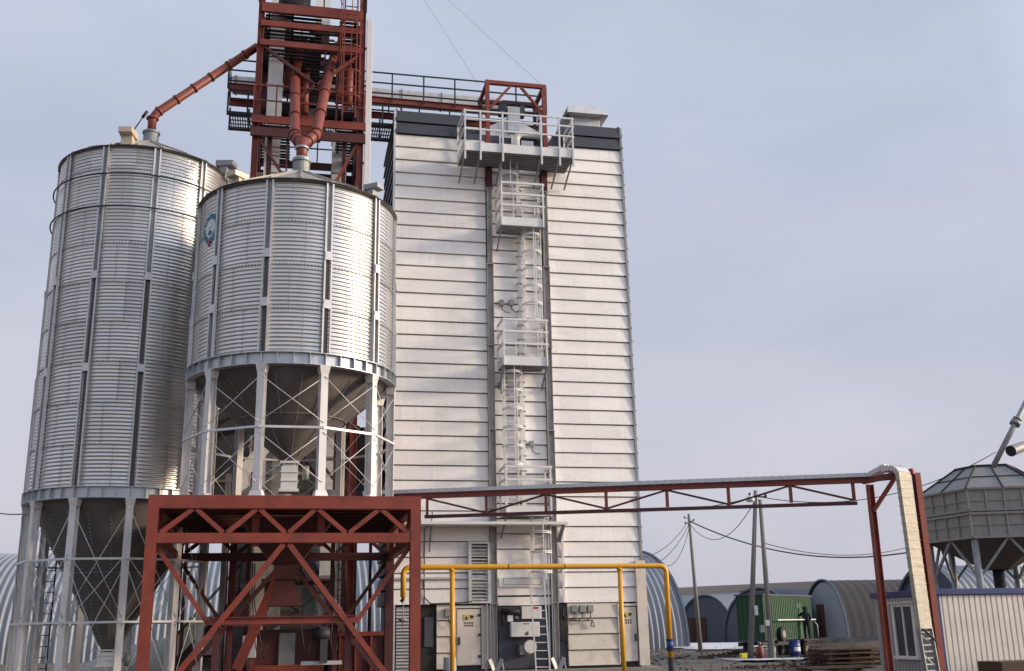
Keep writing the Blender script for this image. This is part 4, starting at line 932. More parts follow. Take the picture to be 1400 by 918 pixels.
caged_ladder(7.15, 5.4, 10.27, 'caged ladder between the middle and the lowest balcony', 1.5, 1.0)
caged_ladder(8.0, 3.3, 5.34, 'short caged ladder hanging below the lowest balcony', .2, .0)
r = thing('cable_riser', (7.57, 33.8, 3.5), 'white vertical cable riser beside the ladders on the dryer front', 'cable riser')
MB().box(7.5, 7.64, FY-.16, FY-.06, 5.5, 18.0).build('cover', WHITE, r)
mb = MB(); 
for i in range(24): MB().box(7.46, 7.68, FY-.17, FY-.05, 5.8+i*.5, 5.83+i*.5).build('clip', GALVD, r)
r = thing('loose_ladder', (8.1, 33.2, .5), 'plain aluminium ladder leaning on the dryer front over the burner bay', 'ladder')
a0, a1 = at(733, 918, 33.0), at(724, 782, 33.75); b0, b1 = at(752, 918, 33.0), at(743, 782, 33.75); mb = MB()
for p, q in ((a0, a1), (b0, b1)): MB().bar(p-(q-p)*.12, q, .04, .07).build('rail', GALVW, r)
for i in range(14): MB().bar(a0.lerp(a1, (i-.5)/12.5), b0.lerp(b1, (i-.5)/12.5), .03).build('rung', GALVW, r)
# red roof frame over the dryer
def roof_frame():
    r = thing('roof_support_frame', (7.5, 34.5, 18), 'open red steel frame standing on the dryer top behind the platform', 'steel frame')
    xa, xb, ya, yb, zt = 6.48, 8.58, 33.72, 35.2, 20.9
    for x in (xa, xb): MB().box(x-.07, x+.07, ya-.07, ya+.07, 18.2, zt-.06).build('post', RED, r); MB().box(x-.06, x+.06, yb-.06, yb+.06, 19.45, zt-.06).build('post', REDD, r)
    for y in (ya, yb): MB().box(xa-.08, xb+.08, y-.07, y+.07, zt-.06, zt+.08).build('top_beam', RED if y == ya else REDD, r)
    for x in (xa, xb): MB().box(x-.06, x+.06, ya+.071, yb-.071, zt-.05, zt+.07).build('side_beam', RED, r)
    MB().bar((xa+.1, ya, zt-1.0), (xa+.85, ya, zt-.08), .08, .1, (0, 1, 0)).build('brace', RED, r); MB().bar((xb-.1, ya, zt-1.0), (xb-.85, ya, zt-.08), .08, .1, (0, 1, 0)).build('brace', RED, r)
    MB().bar((xb, ya+.1, zt-1.3), (xb, yb-.1, zt-.1), .07, .09, (1, 0, 0)).build('brace', REDD, r); MB().bar((xa, ya+.1, zt-1.3), (xa, yb-.1, zt-.1), .07, .09, (1, 0, 0)).build('brace', REDD, r)
roof_frame()
for (a, b, lb) in ((at(742, 118, 34.5), at(606, -6, 45), 'thin guy wire rising from the red roof frame corner, right one'), (at(655, 118, 35.5), at(575, -8, 46), 'thin guy wire rising from the bridge railing, left one')):
    o = MB().tube([a, b], .007, 5).build('guy_wire', GALVD); tag(o, lb, 'wire', 'guy wires above the bridge')

# ------------------------------------------------------------------ yellow gas pipe
def gas():
    r = thing('gas_pipe', (7.2, 31, 0), 'yellow gas pipe on posts crossing in front of the dryer base', 'gas pipe'); z, y, rr = 3.56, 31.0, .078
    def arc(cx, cz, r_, a0, a1, n=6): return [(cx+r_*math.cos(R(a0+(a1-a0)*i/n)), y, cz+r_*math.sin(R(a0+(a1-a0)*i/n))) for i in range(n+1)]
    pts = [(3.32, y, 2.72)]+arc(3.52, z-.2, .2, 180, 90)+arc(11.08, z-.2, .2, 90, 0)+[(11.28, y, .9)]
    MB().tube(pts, rr, 14).build('pipe', YEL, r)
    MB().tube([(3.32, y, 2.73), (3.32, y, 2.66), (3.26, y, 2.6)], .05, 10).build('end_fitting', RUST, r); MB().tube([(3.32, y, 2.65), (3.32, y, 1.9)], .015, 6).build('drain_tube', GALVD, r); MB().tube([(3.2, y, 2.1), (3.44, y, 2.1)], .04, 8).build('valve', GALVD, r)
    for x in (4.74, 9.82): MB().tube([(x, y, z), (x, y, 0)], .07, 14).build('post', YEL, r); MB().tube([(x, y, z-.12), (x, y, z-.08)], .095, 14).build('post_collar', YEL, r)
    for x in (6.4, 8.1): MB().tube([(x, y, z), (x+.02, y, z)], rr+.006, 14).build('weld_bead', RUST, r)
    MB().tube([(11.28, y, 1.12), (11.28, y, 1.4)], .098, 14).build('blue_band', BLUE, r)
    for zz in (1.1, 1.41): MB().tube([(11.28, y, zz-.02), (11.28, y, zz+.02)], .115, 14).build('flange', RUST, r)
    MB().tube([(11.28, y, .9), (11.28, y, .0)], .085, 14).build('dark_lower_pipe', BLACK, r)
gas()

# ------------------------------------------------------------------ red pipe bridge with cable tray
def pipe_bridge():
    r = thing('pipe_bridge', (9, 27, 0), 'long light red truss carrying a cable tray from the truck bay to the right', 'pipe bridge')
    A, Bp = V((2.6, 29.2, 5.34)), V((15.1, 25.3, 5.42)); d = (Bp-A); dn = d.normalized(); sd_ = V((-dn.y, dn.x, 0))
    MB().bar(A, Bp, .14, .13).build('top_chord', RED, r)
    lo = -.56; L0, L1 = A+d*.085+V((0, 0, lo)), A+d*.965+V((0, 0, lo-.03)); MB().bar(L0, L1, .09, .09).build('lower_chord', REDD, r)
    n = 7; P = lambda t: A+d*(.09+.87*t)
    for i in range(n+1): p = P(i/n); MB().bar(p+V((0, 0, lo+.04)), p-V((0, 0, .06)), .07, .07).build('vertical', RED, r)
    for i in range(n):
        p, q = P(i/n), P((i+1)/n)
        if i % 2: a, b = p+V((0, 0, lo+.05)), q-V((0, 0, .07))
        else: a, b = p-V((0, 0, .07)), q+V((0, 0, lo+.05))
        MB().bar(a, b, .05, .05).build('diagonal', REDD, r)
    # posts
    c = V((15.0, 25.3, 5.34)); MB().ibeam((15.0, 25.3, 0), (15.0, 25.3, 5.3), .15, .15, .012, (1, 0, 0)).build('post', RED, r)
    MB().bar((15.0, 25.25, 4.6), (15.42, 24.6, 5.5), .09, .09).build('knee_brace', RED, r); MB().bar((14.9, 25.45, 5.4), (15.7, 24.3, 5.52), .12, .14).build('cross_arm', RED, r)
    pa, pb = at(1287, 918, 24.6), at(1252, 647, 24.6); MB().ibeam(pa-(pb-pa)*.22, pb, .16, .16, .014, (0, 1, 0)).build('post', RED, r)
    MB().bar((15.1, 25.2, 5.42), (15.75, 24.75, 5.45), .1, .1).build('cross_arm', REDD, r)
    r = thing('cable_tray', (9, 27, 5.4), 'bright galvanised covered cable tray lying on the red truss and bending at the right', 'cable tray')
    up = V((0, 0, .13)); MB().bar(A-dn*.6+up, Bp+up, .32, .1).build('tray_cover', BRIGHT, r)
    mb = MB(); m_ = 60
    for i in range(m_): p = A+d*(i/m_)+up; mb.bar(p, p+dn*.02, .335, .115)
    mb.build('cover_ribs', GALV, r)
    # swan neck and drop
    e = Bp+up; tp = [e, V((15.35, 24.95, 5.72)), at(1222, 640, 24.5)]
    mb = MB()
    for i in range(len(tp)-1): mb.bar(tp[i], tp[i+1]+(tp[i+1]-tp[i]).normalized()*.03, .42, .12)
    mb.build('swan_neck', BRIGHT, r)
    r2 = thing('cable_drop_duct', (15.9, 24.1, 0), 'tall golden-lit ribbed aluminium cable duct coming down before the site office', 'cable duct')
    dd = V((.95, .3, 0)).normalized(); nn = V((.3, -.95, 0)).normalized(); t0, t1 = at(1234, 646, 24.1), at(1264, 860, 24.1)
    n = 18
    sec = [(-.25, 0), (.25, 0)]
    mb = MB()
    for i in range(n):
        p, q = t0.lerp(t1, i/n), t0.lerp(t1, (i+1)/n); mb.bar(p, q, .42, .12, nn); mb.bar(q, q+(p-q)*.09, .44, .14, nn)
    mb.build('duct_cover', DUCT, r2)
    # rounded cap joining tray and duct
    mb = MB(); pts = []
    for i in range(7):
        a = R(90-90*i/6); pts.append(V((15.66, 24.1, 5.62))+(-nn)*(.28-.28*math.cos(a))+V((0, 0, .27*math.sin(a)-.0)))
    ptc = [t0+(-nn)*.5+V((0, 0, .12)), t0+(-nn)*.25+V((0, 0, .14)), t0+(-nn)*.08+V((0, 0, .09)), t0-V((0, 0, .03))]
    for i in range(3): mb.bar(ptc[i], ptc[i+1], .42, .13, nn if i > 1 else V((0, 0, 1)))
    mb.build('bend_cover', BRIGHT, r2)
    mb = MB()
    for s in (-1, 1): mb.bar(t1+dd*s*.22, t1+dd*s*.22+V((.1, 0, -1.45)), .03, .1, nn)
    for i in range(9): z = i*.15+.08; mb.bar(t1-dd*.2-V((0, 0, z)), t1+dd*.24-V((0, 0, z)), .03, .03)
    for i in range(3): mb.bar(t1-dd*.2-V((0, 0, .1+i*.45)), t1+dd*.24-V((0, 0, .45+i*.45)), .03, .03)
    mb.build('open_cable_ladder', GALVD, r2); MB().tube([t1-dd*.2+nn*.1, t1+nn*.14-V((0, 0, .15)), t1+dd*.25+nn*.1-V((0, 0, .3))], .025, 6).build('cable', BLACK, r2)
pipe_bridge()

# ------------------------------------------------------------------ site office
def office():
    X0, Y0, H = 17.66, 27.0, 2.5; r = thing('site_office', (X0, Y0, 0), 'low site cabin of corrugated cladding with dark blue roof trim, right foreground', 'cabin')
    def corr(L, h, n=.17, dp=.03):
        mb = MB(); x = 0; prof = []
        while x < L: prof += [(x, 0), (x+n*.72, 0), (x+n*.8, dp), (x+n*.92, dp)]; x += n
        vs = [(a, b, z) for z in (0, h) for a, b in prof]; m_ = len(prof); mb.add(vs, [(i, i+1, i+1+m_, i+m_) for i in range(m_-1)]); return mb
    corr(7, H-.12).xf(lambda v: (X0+v.x, Y0-.03+v.y, v.z+.1)).build('front_wall', OFFW, r)
    mb = corr(3.2, H-.12).xf(lambda v: (X0-.03+v.y, Y0+v.x, v.z+.1)); mb.build('side_wall', OFFG, r)  # greyer copy of the front cladding, its shade put into the colour
    MB().box(X0+.03, X0+7, Y0+.03, Y0+3.15, 0, H).build('wall_core', OFFG, r)
    MB().box(X0-.1, X0+7.2, Y0-.12, Y0+3.3, H, H+.16).build('roof_trim', NAVYT, r, .01); MB().box(X0-.06, X0+.05, Y0-.07, Y0+.02, 0, H-.004).build('corner_trim', NAVYT, r)
    w_ = MB().box(X0-.07, X0-.02, 28.1, 29.1, .85, 2.25).build('window', GLASS, r)
    mb = MB()
    for a in ((28.02, 28.14, .78, 2.32), (29.06, 29.18, .78, 2.32), (28.57, 28.63, .85, 2.25)): mb.box(X0-.11, X0-.03, a[0], a[1], a[2], a[3])
    mb.box(X0-.11, X0-.03, 28.14, 29.06, 2.22, 2.32); mb.box(X0-.16, X0-.03, 27.98, 29.22, .76, .85); mb.build('frame', WHITE, w_)
    MB().box(X0-.2, X0-.03, 27.9, 29.3, 2.32, 2.35).build('window_hood', WHITE, w_)
    o = MB().box(18.2, 24, 25.3, 26.3, 0, .75).build('timber_stack', WOOD); tag(o, 'low stack of brown planks in front of the cabin at the bottom right corner', 'timber stack')
office()
# ------------------------------------------------------------------ hexagonal hopper bin at the right
def octbin():
    cc = at(1354, 702, 37); cx, cy = cc.x, cc.y; rad = 88/1440*(cc-CAM).dot(fw); r = thing('hexagonal_bin', (cx, cy, 0), 'old stained hexagonal hopper bin on legs above the cabin at the right edge', 'grain bin')
    ca = math.atan2(-cy, -cx); a0 = ca-R(16); n = 6
    def ring(rr, z): return [V((cx+rr*math.cos(a0+i*2*math.pi/n), cy+rr*math.sin(a0+i*2*math.pi/n), z)) for i in range(n)]
    nearc = V((cx+rad*math.cos(ca-R(16)), cy+rad*math.sin(ca-R(16)), 0)); z1 = at(1329, 669, nearc.y).z; z0 = at(1331, 735, nearc.y).z; z2 = at(1342, 637.5, cy-.8).z; z3 = at(1362, 779, cy-.3).z
    def band(mb, A, B_): mb.add(A+B_, [(i, (i+1) % n, (i+1) % n+n, i+n) for i in range(n)])
    mb = MB(); band(mb, ring(rad, z0), ring(rad, z1)); mb.build('bin_wall', BINW, r)
    mb = MB(); band(mb, ring(rad+.12, z1), ring(rad*.43, z2)); mb.add(ring(rad*.43, z2), [tuple(range(n))]); rf = mb.build('roof', BING, r)
    mb = MB(); band(mb, ring(rad, z0), ring(.5, z3)); mb.build('hopper_cone', CONE, r)
    mb = MB()
    for z in (z0, (z0+z1)/2-.03, (z0+z1)/2+.1, z1):
        g_ = ring(rad+.05, z)
        for i in range(n): mb.bar(g_[i], g_[(i+1) % n], .1, .08)
    lo, hi = ring(rad+.04, z0), ring(rad+.04, z1)
    for i in range(n):
        for k in range(4): mb.bar(lo[i].lerp(lo[(i+1) % n], k/4), hi[i].lerp(hi[(i+1) % n], k/4), .07 if k == 0 else .05)
        for z in (.25, .75): mb.bar(lo[i].lerp(hi[i], z), lo[(i+1) % n].lerp(hi[(i+1) % n], z), .025)
    mb.build('wall_stiffeners', BINW, r); mb = MB(); A, B_ = ring(rad+.13, z1+.02), ring(rad*.43+.02, z2+.02)
    for i in range(n): mb.bar(A[i], B_[i], .06); mb.bar(A[i].lerp(A[(i+1) % n], .5), B_[i].lerp(B_[(i+1) % n], .5), .04); mb.bar(A[i].lerp(B_[i], .5), A[(i+1) % n].lerp(B_[(i+1) % n], .5), .03)
    for i in range(n): mb.bar(B_[i], B_[(i+1) % n], .08)
    mb.build('roof_ribs', BLACK, rf)
    g_ = ring(rad-.12, z0)
    for i in range(0, n, 1):
        p = g_[i]; MB().tube([V((p.x, p.y, 0)), p], .13, 12).build('leg', GALVD, r)
        q, s = g_[(i+1) % n], g_[i-1]
        for t in (q, s): MB().bar(V((p.x, p.y, z0-1.5)), p.lerp(t, .5), .09).build('leg_brace', GALVD, r)
    MB().tube([(cx, cy, z3+.1), (cx, cy, 1.0)], .22, 12).build('outlet', BLACK, r)
    mb = MB(); 
    for i in range(8): mb.bar((cx+.9, cy-1, i*.5+.2), (cx+1.3, cy-1, i*.5+.2), .04)
    for s in (.9, 1.3): mb.bar((cx+s, cy-1, 0), (cx+s, cy-1, 4.2), .05)
    mb.build('ladder', BLACK, r)
octbin()
r = thing('inclined_conveyor_tube', (34, 46, 9), 'slim grey inclined tube rising from the hexagonal bin roof to the right', 'conveyor tube')
p, q = at(1358, 638, 34.5), at(1412, 532, 34.5); MB().tube([p, q], .1, 10).build('tube', GALVD, r); m_ = p.lerp(q, .55); MB().tube([m_-(q-p)*.02, m_+(q-p)*.02], .2, 8).build('flange', GALVD, r); m_ = p.lerp(q, .60); MB().tube([m_-(q-p)*.01, m_+(q-p)*.01], .17, 8).build('flange', GALVD, r)
r = thing('exhaust_hood_pipe', (38, 46, 9), 'grey open-mouthed exhaust pipe at the right edge above the bin', 'exhaust pipe')
p, q = at(1382, 617, 36), at(1400, 610, 36.4); MB().tube([p, q, q+V((3, .6, .2))], [.22, .19, .19], 16, False).build('pipe', GALVD, r); MB().tube([p+V((-.005, -.01, 0)), p.lerp(q, .1)], .205, 16).build('dark_mouth', VOIDM, r)
r = thing('grey_bin_roof', (39, 47, 0), 'dark conical roof of a second bin cut by the right edge', 'grain bin')
c = at(1425, 640, 47); MB().lathe((c.x, c.y, 0), [(1.5, 5.5), (1.5, 8.2), (1.75, 8.15), (.3, 9.6), (0, 9.6)], 8, False, R(10), R(370)).build('bin_shell', GALVD, r)
MB().lathe((c.x, c.y, 0), [(.9, 0), (.9, 5.5)], 12).build('support', GALVD, r)

# ------------------------------------------------------------------ utility poles and wires
def upole(p, q, r0_=.17, r1=.10): return MB().tube([p, q], [r0_, r1], 8)
P1 = atg(958, 892); t1 = P1+V((-.25, 0, 0)); h1 = at(951, 703, P1.y).z
r = thing('utility_pole', P1, 'single concrete utility pole in the yard right of the dryer', 'utility pole', 'concrete utility poles')
upole(P1, V((t1.x, P1.y, h1))).build('pole', POLE, r)
mb = MB(); 
for k, dz in ((-.35, -.3), (.35, -.5), (-.3, -.7)): mb.bar((t1.x, P1.y, h1+dz), (t1.x+k, P1.y, h1+dz), .05); mb.tube([(t1.x+k, P1.y, h1+dz), (t1.x+k, P1.y, h1+dz+.15)], .05, 8)
mb.build('insulators', BLACK, r)
P2 = apt(1025, 893, 57); h2 = at(1034, 671, P2.y).z; tx = at(1033, 671, P2.y).x
r = thing('utility_pole', P2, 'A-shaped pair of concrete utility poles with a lamp, before the green wagon', 'utility pole', 'concrete utility poles')
upole(P2, V((tx, P2.y, h2))).build('pole', POLE, r); q = at(1049, 896, P2.y); upole(V((q.x, P2.y-.5, 0)), V((tx+.12, P2.y-.2, h2-.5))).build('strut_pole', POLE, r)
mb = MB(); mb.bar((tx-.5, P2.y-.2, h2-.35), (tx+.5, P2.y-.2, h2-.35), .07)
for k in (-.45, .45): mb.tube([(tx+k, P2.y-.2, h2-.35), (tx+k, P2.y-.2, h2-.15)], .06, 8)
mb.build('cross_arm', BLACK, r)
l = at(1026, 683, P2.y-.5); MB().bar((tx, P2.y-.3, l.z), l, .05).build('lamp_arm', BLACK, r); MB().tube([l-V((.0, 0, .12)), l+V((.0, 0, .1)), l+V((0, 0, .2))], [.22, .2, .06], 12).build('lamp_head', WHITE, r)
b = at(1047, 852, P2.y-.5); MB().box(b.x-.1, b.x+.1, b.y-.25, b.y-.1, b.z-.14, b.z+.14).build('meter_box', WHITE, r, .02)
b = at(1040, 860, P2.y-.5); MB().box(b.x-.14, b.x+.08, b.y-.3, b.y-.15, b.z-.18, b.z+.18).build('meter_box', GALVD, r, .02)
b = at(1031, 835, P2.y); MB().box(b.x-.09, b.x+.09, b.y-.3, b.y-.15, b.z-.24, b.z+.24).build('meter_box', GALVW, r, .02)
def wire(name, p, q, sag, label, rr=.022, n=14):
    p, q = V(p), V(q); pts = [p.lerp(q, i/n)-V((0, 0, sag*4*(i/n)*(1-i/n))) for i in range(n+1)]
    tag(MB().tube(pts, rr, 5).build('overhead_wire', BLACK), label, 'wire', 'overhead wires')
T1 = V((t1.x, P1.y, h1))
wire('', T1-V((0, 0, .4)), at(880, 762, 60), .5, 'overhead wire leaving the single pole to the left, upper one')
wire('', T1-V((0, 0, .7)), at(884, 775, 60), .6, 'overhead wire leaving the single pole to the left, middle one')
wire('', T1-V((0, 0, .9)), at(912, 774, 66), .7, 'short slack wire dropping left from the single pole to the hangar')
wire('', T1-V((0, 0, .5)), at(1262, 752, 58), 1.3, 'thick sagging overhead cable from the single pole past the A pole to the right', .045)
wire('', T1-V((0, 0, .7)), V((tx, P2.y, h2-.4)), 1.6, 'slack wire looping between the single pole and the A pole')
wire('', V((tx+.1, P2.y, at(1036, 742, P2.y).z)), at(1262, 742, 58), .7, 'thin slack wire crossing above the sagging cable at the right')
wire('', V((tx, P2.y, h2-.3)), at(1362, 618, 48), 1.2, 'thin wire rising from the A pole to the inclined tube at the right')
wire('', at(870, 697, 60), V((tx, P2.y, h2-.3)), .3, 'thin wire from the dryer side to the A pole top')
wire('', at(-20, 697, 45), at(40, 702, 38), .1, 'thin wire at the far left running behind the tall silo')

# ------------------------------------------------------------------ green wagon cabin
def wagon():

    c0 = apt(1048, 890, 61.5); lf = V((-.66, .75, 0)); rt = V((.75, .66, 0))    # corner, directions of end and long side
    # end wall runs to the left-away, long side to the right-away
    W_, L_ = 1.6, 7.0; r = thing('green_wagon', c0, 'green sheet metal site wagon on wheels with a pale rail, behind the A pole', 'wagon')
    zb, zt = .95, 3.35
    def pt(a, b, z): return c0+rt*a+lf*b+V((0, 0, z))
    bx = [(0, 0), (L_, 0), (L_, W_), (0, W_)]
    vs = [pt(a, b, zb) for a, b in bx]+[pt(a, b, zt) for a, b in bx]
    MB().add(vs, [(3, 2, 1, 0), (4, 5, 6, 7), (0, 1, 5, 4), (1, 2, 6, 5), (2, 3, 7, 6), (3, 0, 4, 7)]).build('body', GREEN, r)
    mb = MB()
    for i in range(28): mb.bar(pt(.1+i*.25, -.015, zb+.05), pt(.1+i*.25, -.015, zt-.05), .03, .03, rt)
    for i in range(6): mb.bar(pt(-.015, .1+i*.28, zb+.05), pt(-.015, .15+i*.28, zt-.05), .03, .03, lf)
    mb.build('wall_ribs', GREEN, r)
    vs = [pt(a, b, z) for z in (zt, zt+.07) for a, b in ((-.08, -.08), (L_+.08, -.08), (L_+.08, W_+.08), (-.08, W_+.08))]
    MB().add(vs, [(3, 2, 1, 0), (4, 5, 6, 7), (0, 1, 5, 4), (1, 2, 6, 5), (2, 3, 7, 6), (3, 0, 4, 7)]).build('roof', ARCHD, r)
    MB().bar(pt(-.2, .2, .75), pt(L_, .2, .75), .12, .2).build('chassis_beam', BLACK, r); MB().bar(pt(-.2, 1.5, .75), pt(L_, 1.5, .75), .12, .2).build('chassis_beam', BLACK, r)
    for a in (.9, 5.6):
        for b in (.05, 1.5):
            w_ = MB().tube([pt(a, b-.1, .42), pt(a, b+.12, .42)], .42, 20).build('wheel', RUBBER, r); MB().tube([pt(a, b-.12, .42), pt(a, b-.09, .42)], .2, 12).build('rim', GALVD, w_)
    sp = MB().tube([pt(2.0, -.25, 1.25), pt(2.0, -.03, 1.25)], .40, 20).build('spare_wheel', RUBBER, r); MB().tube([pt(2.0, -.27, 1.25), pt(2.0, -.24, 1.25)], .2, 12).build('rim', GALVD, sp)
    MB().bar(pt(1.0, -.35, 2.02), pt(6.6, -.35, 2.02), .06, .06).build('pale_rail', WHITE, r); MB().tube([pt(L_+.05, -.1, 1.9), pt(L_+.2, -.2, 1.7), pt(L_+.22, -.2, 1.0)], .03, 6).build('pale_hose', WHITE, r)
    MB().bar(pt(3.9, -.35, .9), pt(6.0, -.35, .9), .6, .06).build('step', RUST, r); MB().bar(pt(4.0, -.6, .6), pt(5.9, -.6, .6), .3, .05).build('step', RUST, r)
    for a in (4.0, 5.9): MB().bar(pt(a, -.6, 0), pt(a, -.6, .85), .05).build('step_leg', RUST, r)
    MB().bar(pt(5.0, -.02, zb+.1), pt(5.0, -.02, zb+2.0), .8, .03, lf).build('door', GREEN, r)
    return pt, r
wpt, _ = wagon()
def person():
    base = wpt(5.0, -.4, .94); rt = V((.92, -.38, 0)); fwd = V((.38, .92, 0)); me = bpy.data.meshes.new('person')
    def J(a, f, z): return base+rt*a+fwd*f+V((0, 0, z))
    pts = [(J(0, 0, .95), .15), (J(0, .02, 1.2), .15), (J(0, .05, 1.42), .17), (J(0, .06, 1.52), .07), (J(0, .09, 1.66), .105), (J(0, .09, 1.74), .09),
           (J(-.1, 0, .88), .11), (J(-.11, .05, .48), .08), (J(-.12, 0, .08), .06), (J(-.12, .16, .04), .05),
           (J(.1, 0, .88), .11), (J(.12, -.02, .48), .08), (J(.14, -.08, .08), .06), (J(.14, .08, .04), .05),
           (J(-.19, .05, 1.42), .075), (J(-.42, .16, 1.28), .06), (J(-.66, .25, 1.3), .045), (J(-.74, .28, 1.31), .035),
           (J(.2, .05, 1.40), .075), (J(.27, .1, 1.12), .06), (J(.18, .28, .98), .045), (J(.16, .34, .97), .035)]
    ed = [(0, 1), (1, 2), (2, 3), (3, 4), (4, 5), (0, 6), (6, 7), (7, 8), (8, 9), (0, 10), (10, 11), (11, 12), (12, 13), (2, 14), (14, 15), (15, 16), (16, 17), (2, 18), (18, 19), (19, 20), (20, 21)]
    root = thing('person', base, 'person in dark work clothes and cap working at the door of the green wagon', 'person')
    me.from_pydata([p-base for p, _ in pts], ed, []); o = bpy.data.objects.new('body', me); COL.objects.link(o); o.parent = root
    sk = o.modifiers.new('skin', 'SKIN'); 
    for i, (_, rr) in enumerate(pts): me.skin_vertices[0].data[i].radius = (rr*1.25, rr*1.1)
    me.skin_vertices[0].data[0].use_root = True
    s = o.modifiers.new('sub', 'SUBSURF'); s.levels = 1; s.render_levels = 2; me.materials.append(CLOTH)
    MB().lathe(J(0, .09, 1.7), [(.12, .0), (.115, .06), (.08, .12), (0, .14)], 12).build('cap', CLOTH, root)
    MB().tube([J(-.72, .27, 1.31), J(-.80, .31, 1.32)], .04, 8).build('hand', SKIN, root)
person()

# ------------------------------------------------------------------ yard clutter
def barrel(px, py, m, label, band=None, hh=.9):
    g_ = atg(px, py); r = thing('barrel', g_, label, 'barrel', 'steel drums by the green wagon'); s = 1.05
    MB().lathe(g_, [(0, 0), (.3, 0), (.3, .28), (.315, .3), (.3, .32), (.3, .58), (.315, .6), (.3, .62), (.3, hh-.03), (.31, hh), (.28, hh), (.28, hh-.03), (0, hh-.03)], 20).build('drum', m, r)
    if band: MB().lathe(g_, [(.306, .34), (.306, .56)], 12, True, R(-35), R(45)).build('label_band', WHITE, r); 
    return g_
barrel(1088, 899, BLUE, 'blue steel drum with white label in front of the green wagon', True)
barrel(1071, 896, BLACK, 'black steel drum left of the blue drum', None, .85)
barrel(1080, 897, NAVY, 'dark drum squeezed between the black drum and the blue drum', None, .8)
g_ = atg(1040, 903); r = thing('red_cylinder', g_, 'red gas cylinder standing at the foot of the A pole', 'gas cylinder')
MB().lathe(g_, [(0, 0), (.2, 0), (.2, .55), (.14, .68), (.06, .72), (.06, .8), (0, .8)], 16).build('cylinder_body', RED, r); MB().tube([g_+V((0, 0, .8)), g_+V((0, 0, .9))], .09, 10).build('valve', GALVD, r)
g_ = atg(1050, 902); r = thing('stone_block', g_, 'dark brown rough block at the foot of the A pole strut', 'block'); MB().lathe(g_, [(.45, 0), (.42, .3), (.3, .55), (0, .6)], 7, False).build('block', CONC, r)
g_ = atg(1020, 901); r = thing('yellow_canister', g_, 'small bright yellow canister on the mud left of the A pole', 'canister')
MB().box(g_.x-.32, g_.x+.32, g_.y-.15, g_.y+.15, 0, .3).build('can', mat('bright_yellow_plastic', (.75, .7, .06), .4), r, .04); MB().box(g_.x-.1, g_.x+.1, g_.y-.03, g_.y+.03, .33, .38).box(g_.x-.1, g_.x-.06, g_.y-.03, g_.y+.03, .28, .33).box(g_.x+.06, g_.x+.1, g_.y-.03, g_.y+.03, .28, .33).build('handle', BLACK, r)
g_ = atg(1058, 892); r = thing('white_sack', g_, 'lumpy white sack lying against the wagon wheels', 'sack')
MB().lathe(g_, [(0, 0), (.4, .02), (.46, .25), (.36, .5), (.12, .66), (.08, .78), (.14, .86), (0, .84)], 14).build('sack_body', WHITE, r)
def rubble(name, px, py, n, sp, m, label, cat, sz=(.4, 1.2), h=.5, seed=1, flat=False):
    rr = random.Random(seed); g_ = atg(px, py); r = thing(name, g_, label, cat); mb = MB()
    for i in range(n):
        x, y = rr.gauss(0, sp), rr.gauss(0, sp*.6); z = max(.05, h*(1-abs(x)/(2*sp))*rr.random()); L = rr.uniform(*sz); a = rr.uniform(0, math.pi) if not flat else rr.gauss(0, .3); t = rr.uniform(-.2, .2)
        d = V((math.cos(a), math.sin(a), t)).normalized()*L/2; mb.bar(g_+V((x, y, z))-d, g_+V((x, y, z))+d, rr.uniform(.06, .16), rr.uniform(.04, .1))
    tag(mb.build('pieces', m, r), kind='stuff'); return r
rubble('scrap_heap', 1010, 897, 40, .8, RUST, 'low scatter of rusty scrap left of the A pole', 'scrap heap', (.2, .8), .3, 3)
rubble('scrap_heap', 1105, 893, 90, 1.4, RUST, 'dark rusty scrap heap beside the blue drum under the wagon', 'scrap heap', (.3, 1.3), .9, 4)
rubble('scrap_heap', 965, 900, 20, 1.6, WOOD, 'few broken sticks on the mud near the single pole', 'scrap heap', (.2, .7), .1, 9)
rubble('timber_offcuts', 1080, 912, 30, 1.2, WOOD, 'thin line of brown offcuts in the mud before the drums', 'timber', (.3, 1.0), .12, 11)
# stacked pallets and planks
def stack(px, py, L, W_, layers, label, yaw, seed, m=RUST):
    rr = random.Random(seed); g_ = atg(px, py); r = thing('plank_stack', g_, label, 'plank stack', 'stacks of brown timber in the yard')
    a = R(yaw); d, n = V((math.cos(a), math.sin(a), 0)), V((-math.sin(a), math.cos(a), 0))
    for k in range(layers):
        mb = MB(); z = .08+k*.17
        for q in range(int(W_/.26)):
            o = n*(q*.26-W_/2)+d*rr.uniform(-.12, .12); l = L*rr.uniform(.85, 1.05)
            mb.bar(g_+o-d*l/2+V((0, 0, z)), g_+o+d*l/2+V((0, 0, z+rr.uniform(-.02, .03))), rr.uniform(.12, .2), .06)
        for q in (-.4, 0, .4): mb.bar(g_+d*q*L-n*W_/2+V((0, 0, z-.07)), g_+d*q*L+n*W_/2+V((0, 0, z-.07)), .1, .08)
        mb.build('plank_layer', m, r)
stack(1150, 914, 2.4, 1.6, 5, 'tall stack of brown pallets and planks left of the red post', 5, 1, WOOD); stack(1185, 910, 2.4, 1.6, 4, 'stack of brown planks just behind the red post of the cable duct', -8, 2, WOOD)
stack(1125, 908, 1.8, 1.2, 3, 'low stack of dark planks at the left end of the timber row', 12, 3, RUST); stack(1135, 922, 2.6, 1.0, 2, 'flat layer of planks lying in front of the timber row', 3, 4, WOOD)
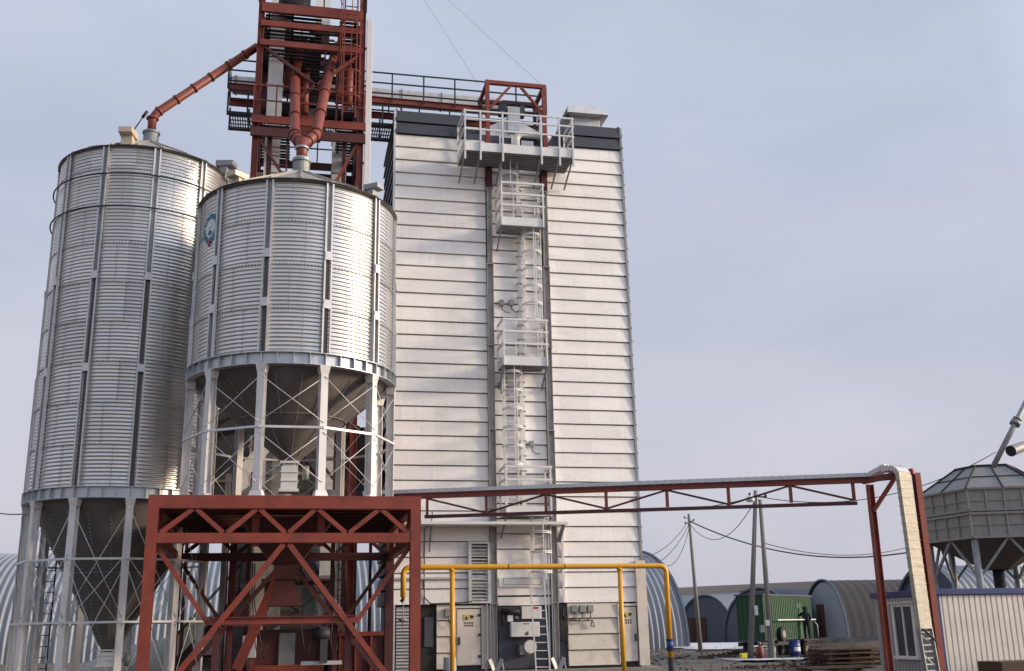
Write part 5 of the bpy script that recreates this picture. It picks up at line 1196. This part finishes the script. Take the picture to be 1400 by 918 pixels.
mb = MB().lathe(tuple(atg(1165, 893)), [(5.5, 0), (4.6, .25), (4, .42), (3.2, .6), (2.4, .72), (1.6, .82), (.8, .88), (0, .9)], 40); import mathutils as mu; mb.v = [v+V((mu.noise.noise(v*1.3)*.35, mu.noise.noise(v*1.3+V((9, 0, 0)))*.35, mu.noise.noise(v*1.1)*.3*(v.z > .05)+mu.noise.noise(v*4)*.1)) for v in mb.v]; o = mb.build('earth_heap', mat('brown_earth', (.085, .065, .05), 1, 0, .3, .8, .6, 3)); tag(o, 'low brown earth heap behind the stacked timber', 'heap')
for i, (px, py) in enumerate(((1168, 874), (1178, 871))):
    g_ = atg(px, py, .0); o = MB().tube([g_+V((-3, 0, .25+i*.3)), g_+V((4, .8, .25+i*.3))], .16, 8).build('white_pipe', WHITE); tag(o, ('nearer' if i == 0 else 'farther')+' of two long white pipes lying on the snow by the brown hangar', 'pipe', 'white pipes on the snow')
g_ = at(560, 0, 33); 
o = MB().tube([(5.0, 33.2, 0), (5.0, 33.2, 1.0)], .2, 16).build('grey_bollard', mat('pale_blue_drum', (.35, .4, .45), .5)); tag(o, 'short pale blue-grey drum in front of the lower dryer wall beside the yellow post', 'drum')

# stones, clods and litter over the muddy yard
rr = random.Random(21); mb = MB()
for i in range(450):
    y = rr.uniform(37, 84); x = y*rr.uniform(.30, .52)+rr.uniform(-1, 1); k = rr.uniform(.02, .07)*(1+y/120)
    a = rr.uniform(0, 3.1); d = V((math.cos(a), math.sin(a), 0))*k
    mb.bar(V((x, y, .02))-d, V((x, y, .02+k*.5))+d, k*rr.uniform(.8, 1.6), k*1.1, taper=rr.uniform(.3, .9))
tag(mb.build('gravel', mat('mixed_gravel', (.12, .10, .085), .95, 0, .5, 1.5)), 'scattered stones and clods of mud over the yard', 'gravel', kind='stuff')
mb = MB()
for i in range(40):
    y = rr.uniform(40, 80); x = y*rr.uniform(.33, .5)
    for q in range(5):
        a = rr.uniform(0, 6.3); h = rr.uniform(.12, .38); mb.bar((x+rr.uniform(-.1, .1), y+rr.uniform(-.1, .1), 0), (x+.18*math.cos(a), y+.18*math.sin(a), h), .012, .012)
tag(mb.build('dry_weeds', mat('dry_weed_straw', (.13, .11, .08), .9, 0, .3, 3)), 'thin dry weeds standing in the mud of the yard', 'weeds', kind='stuff')
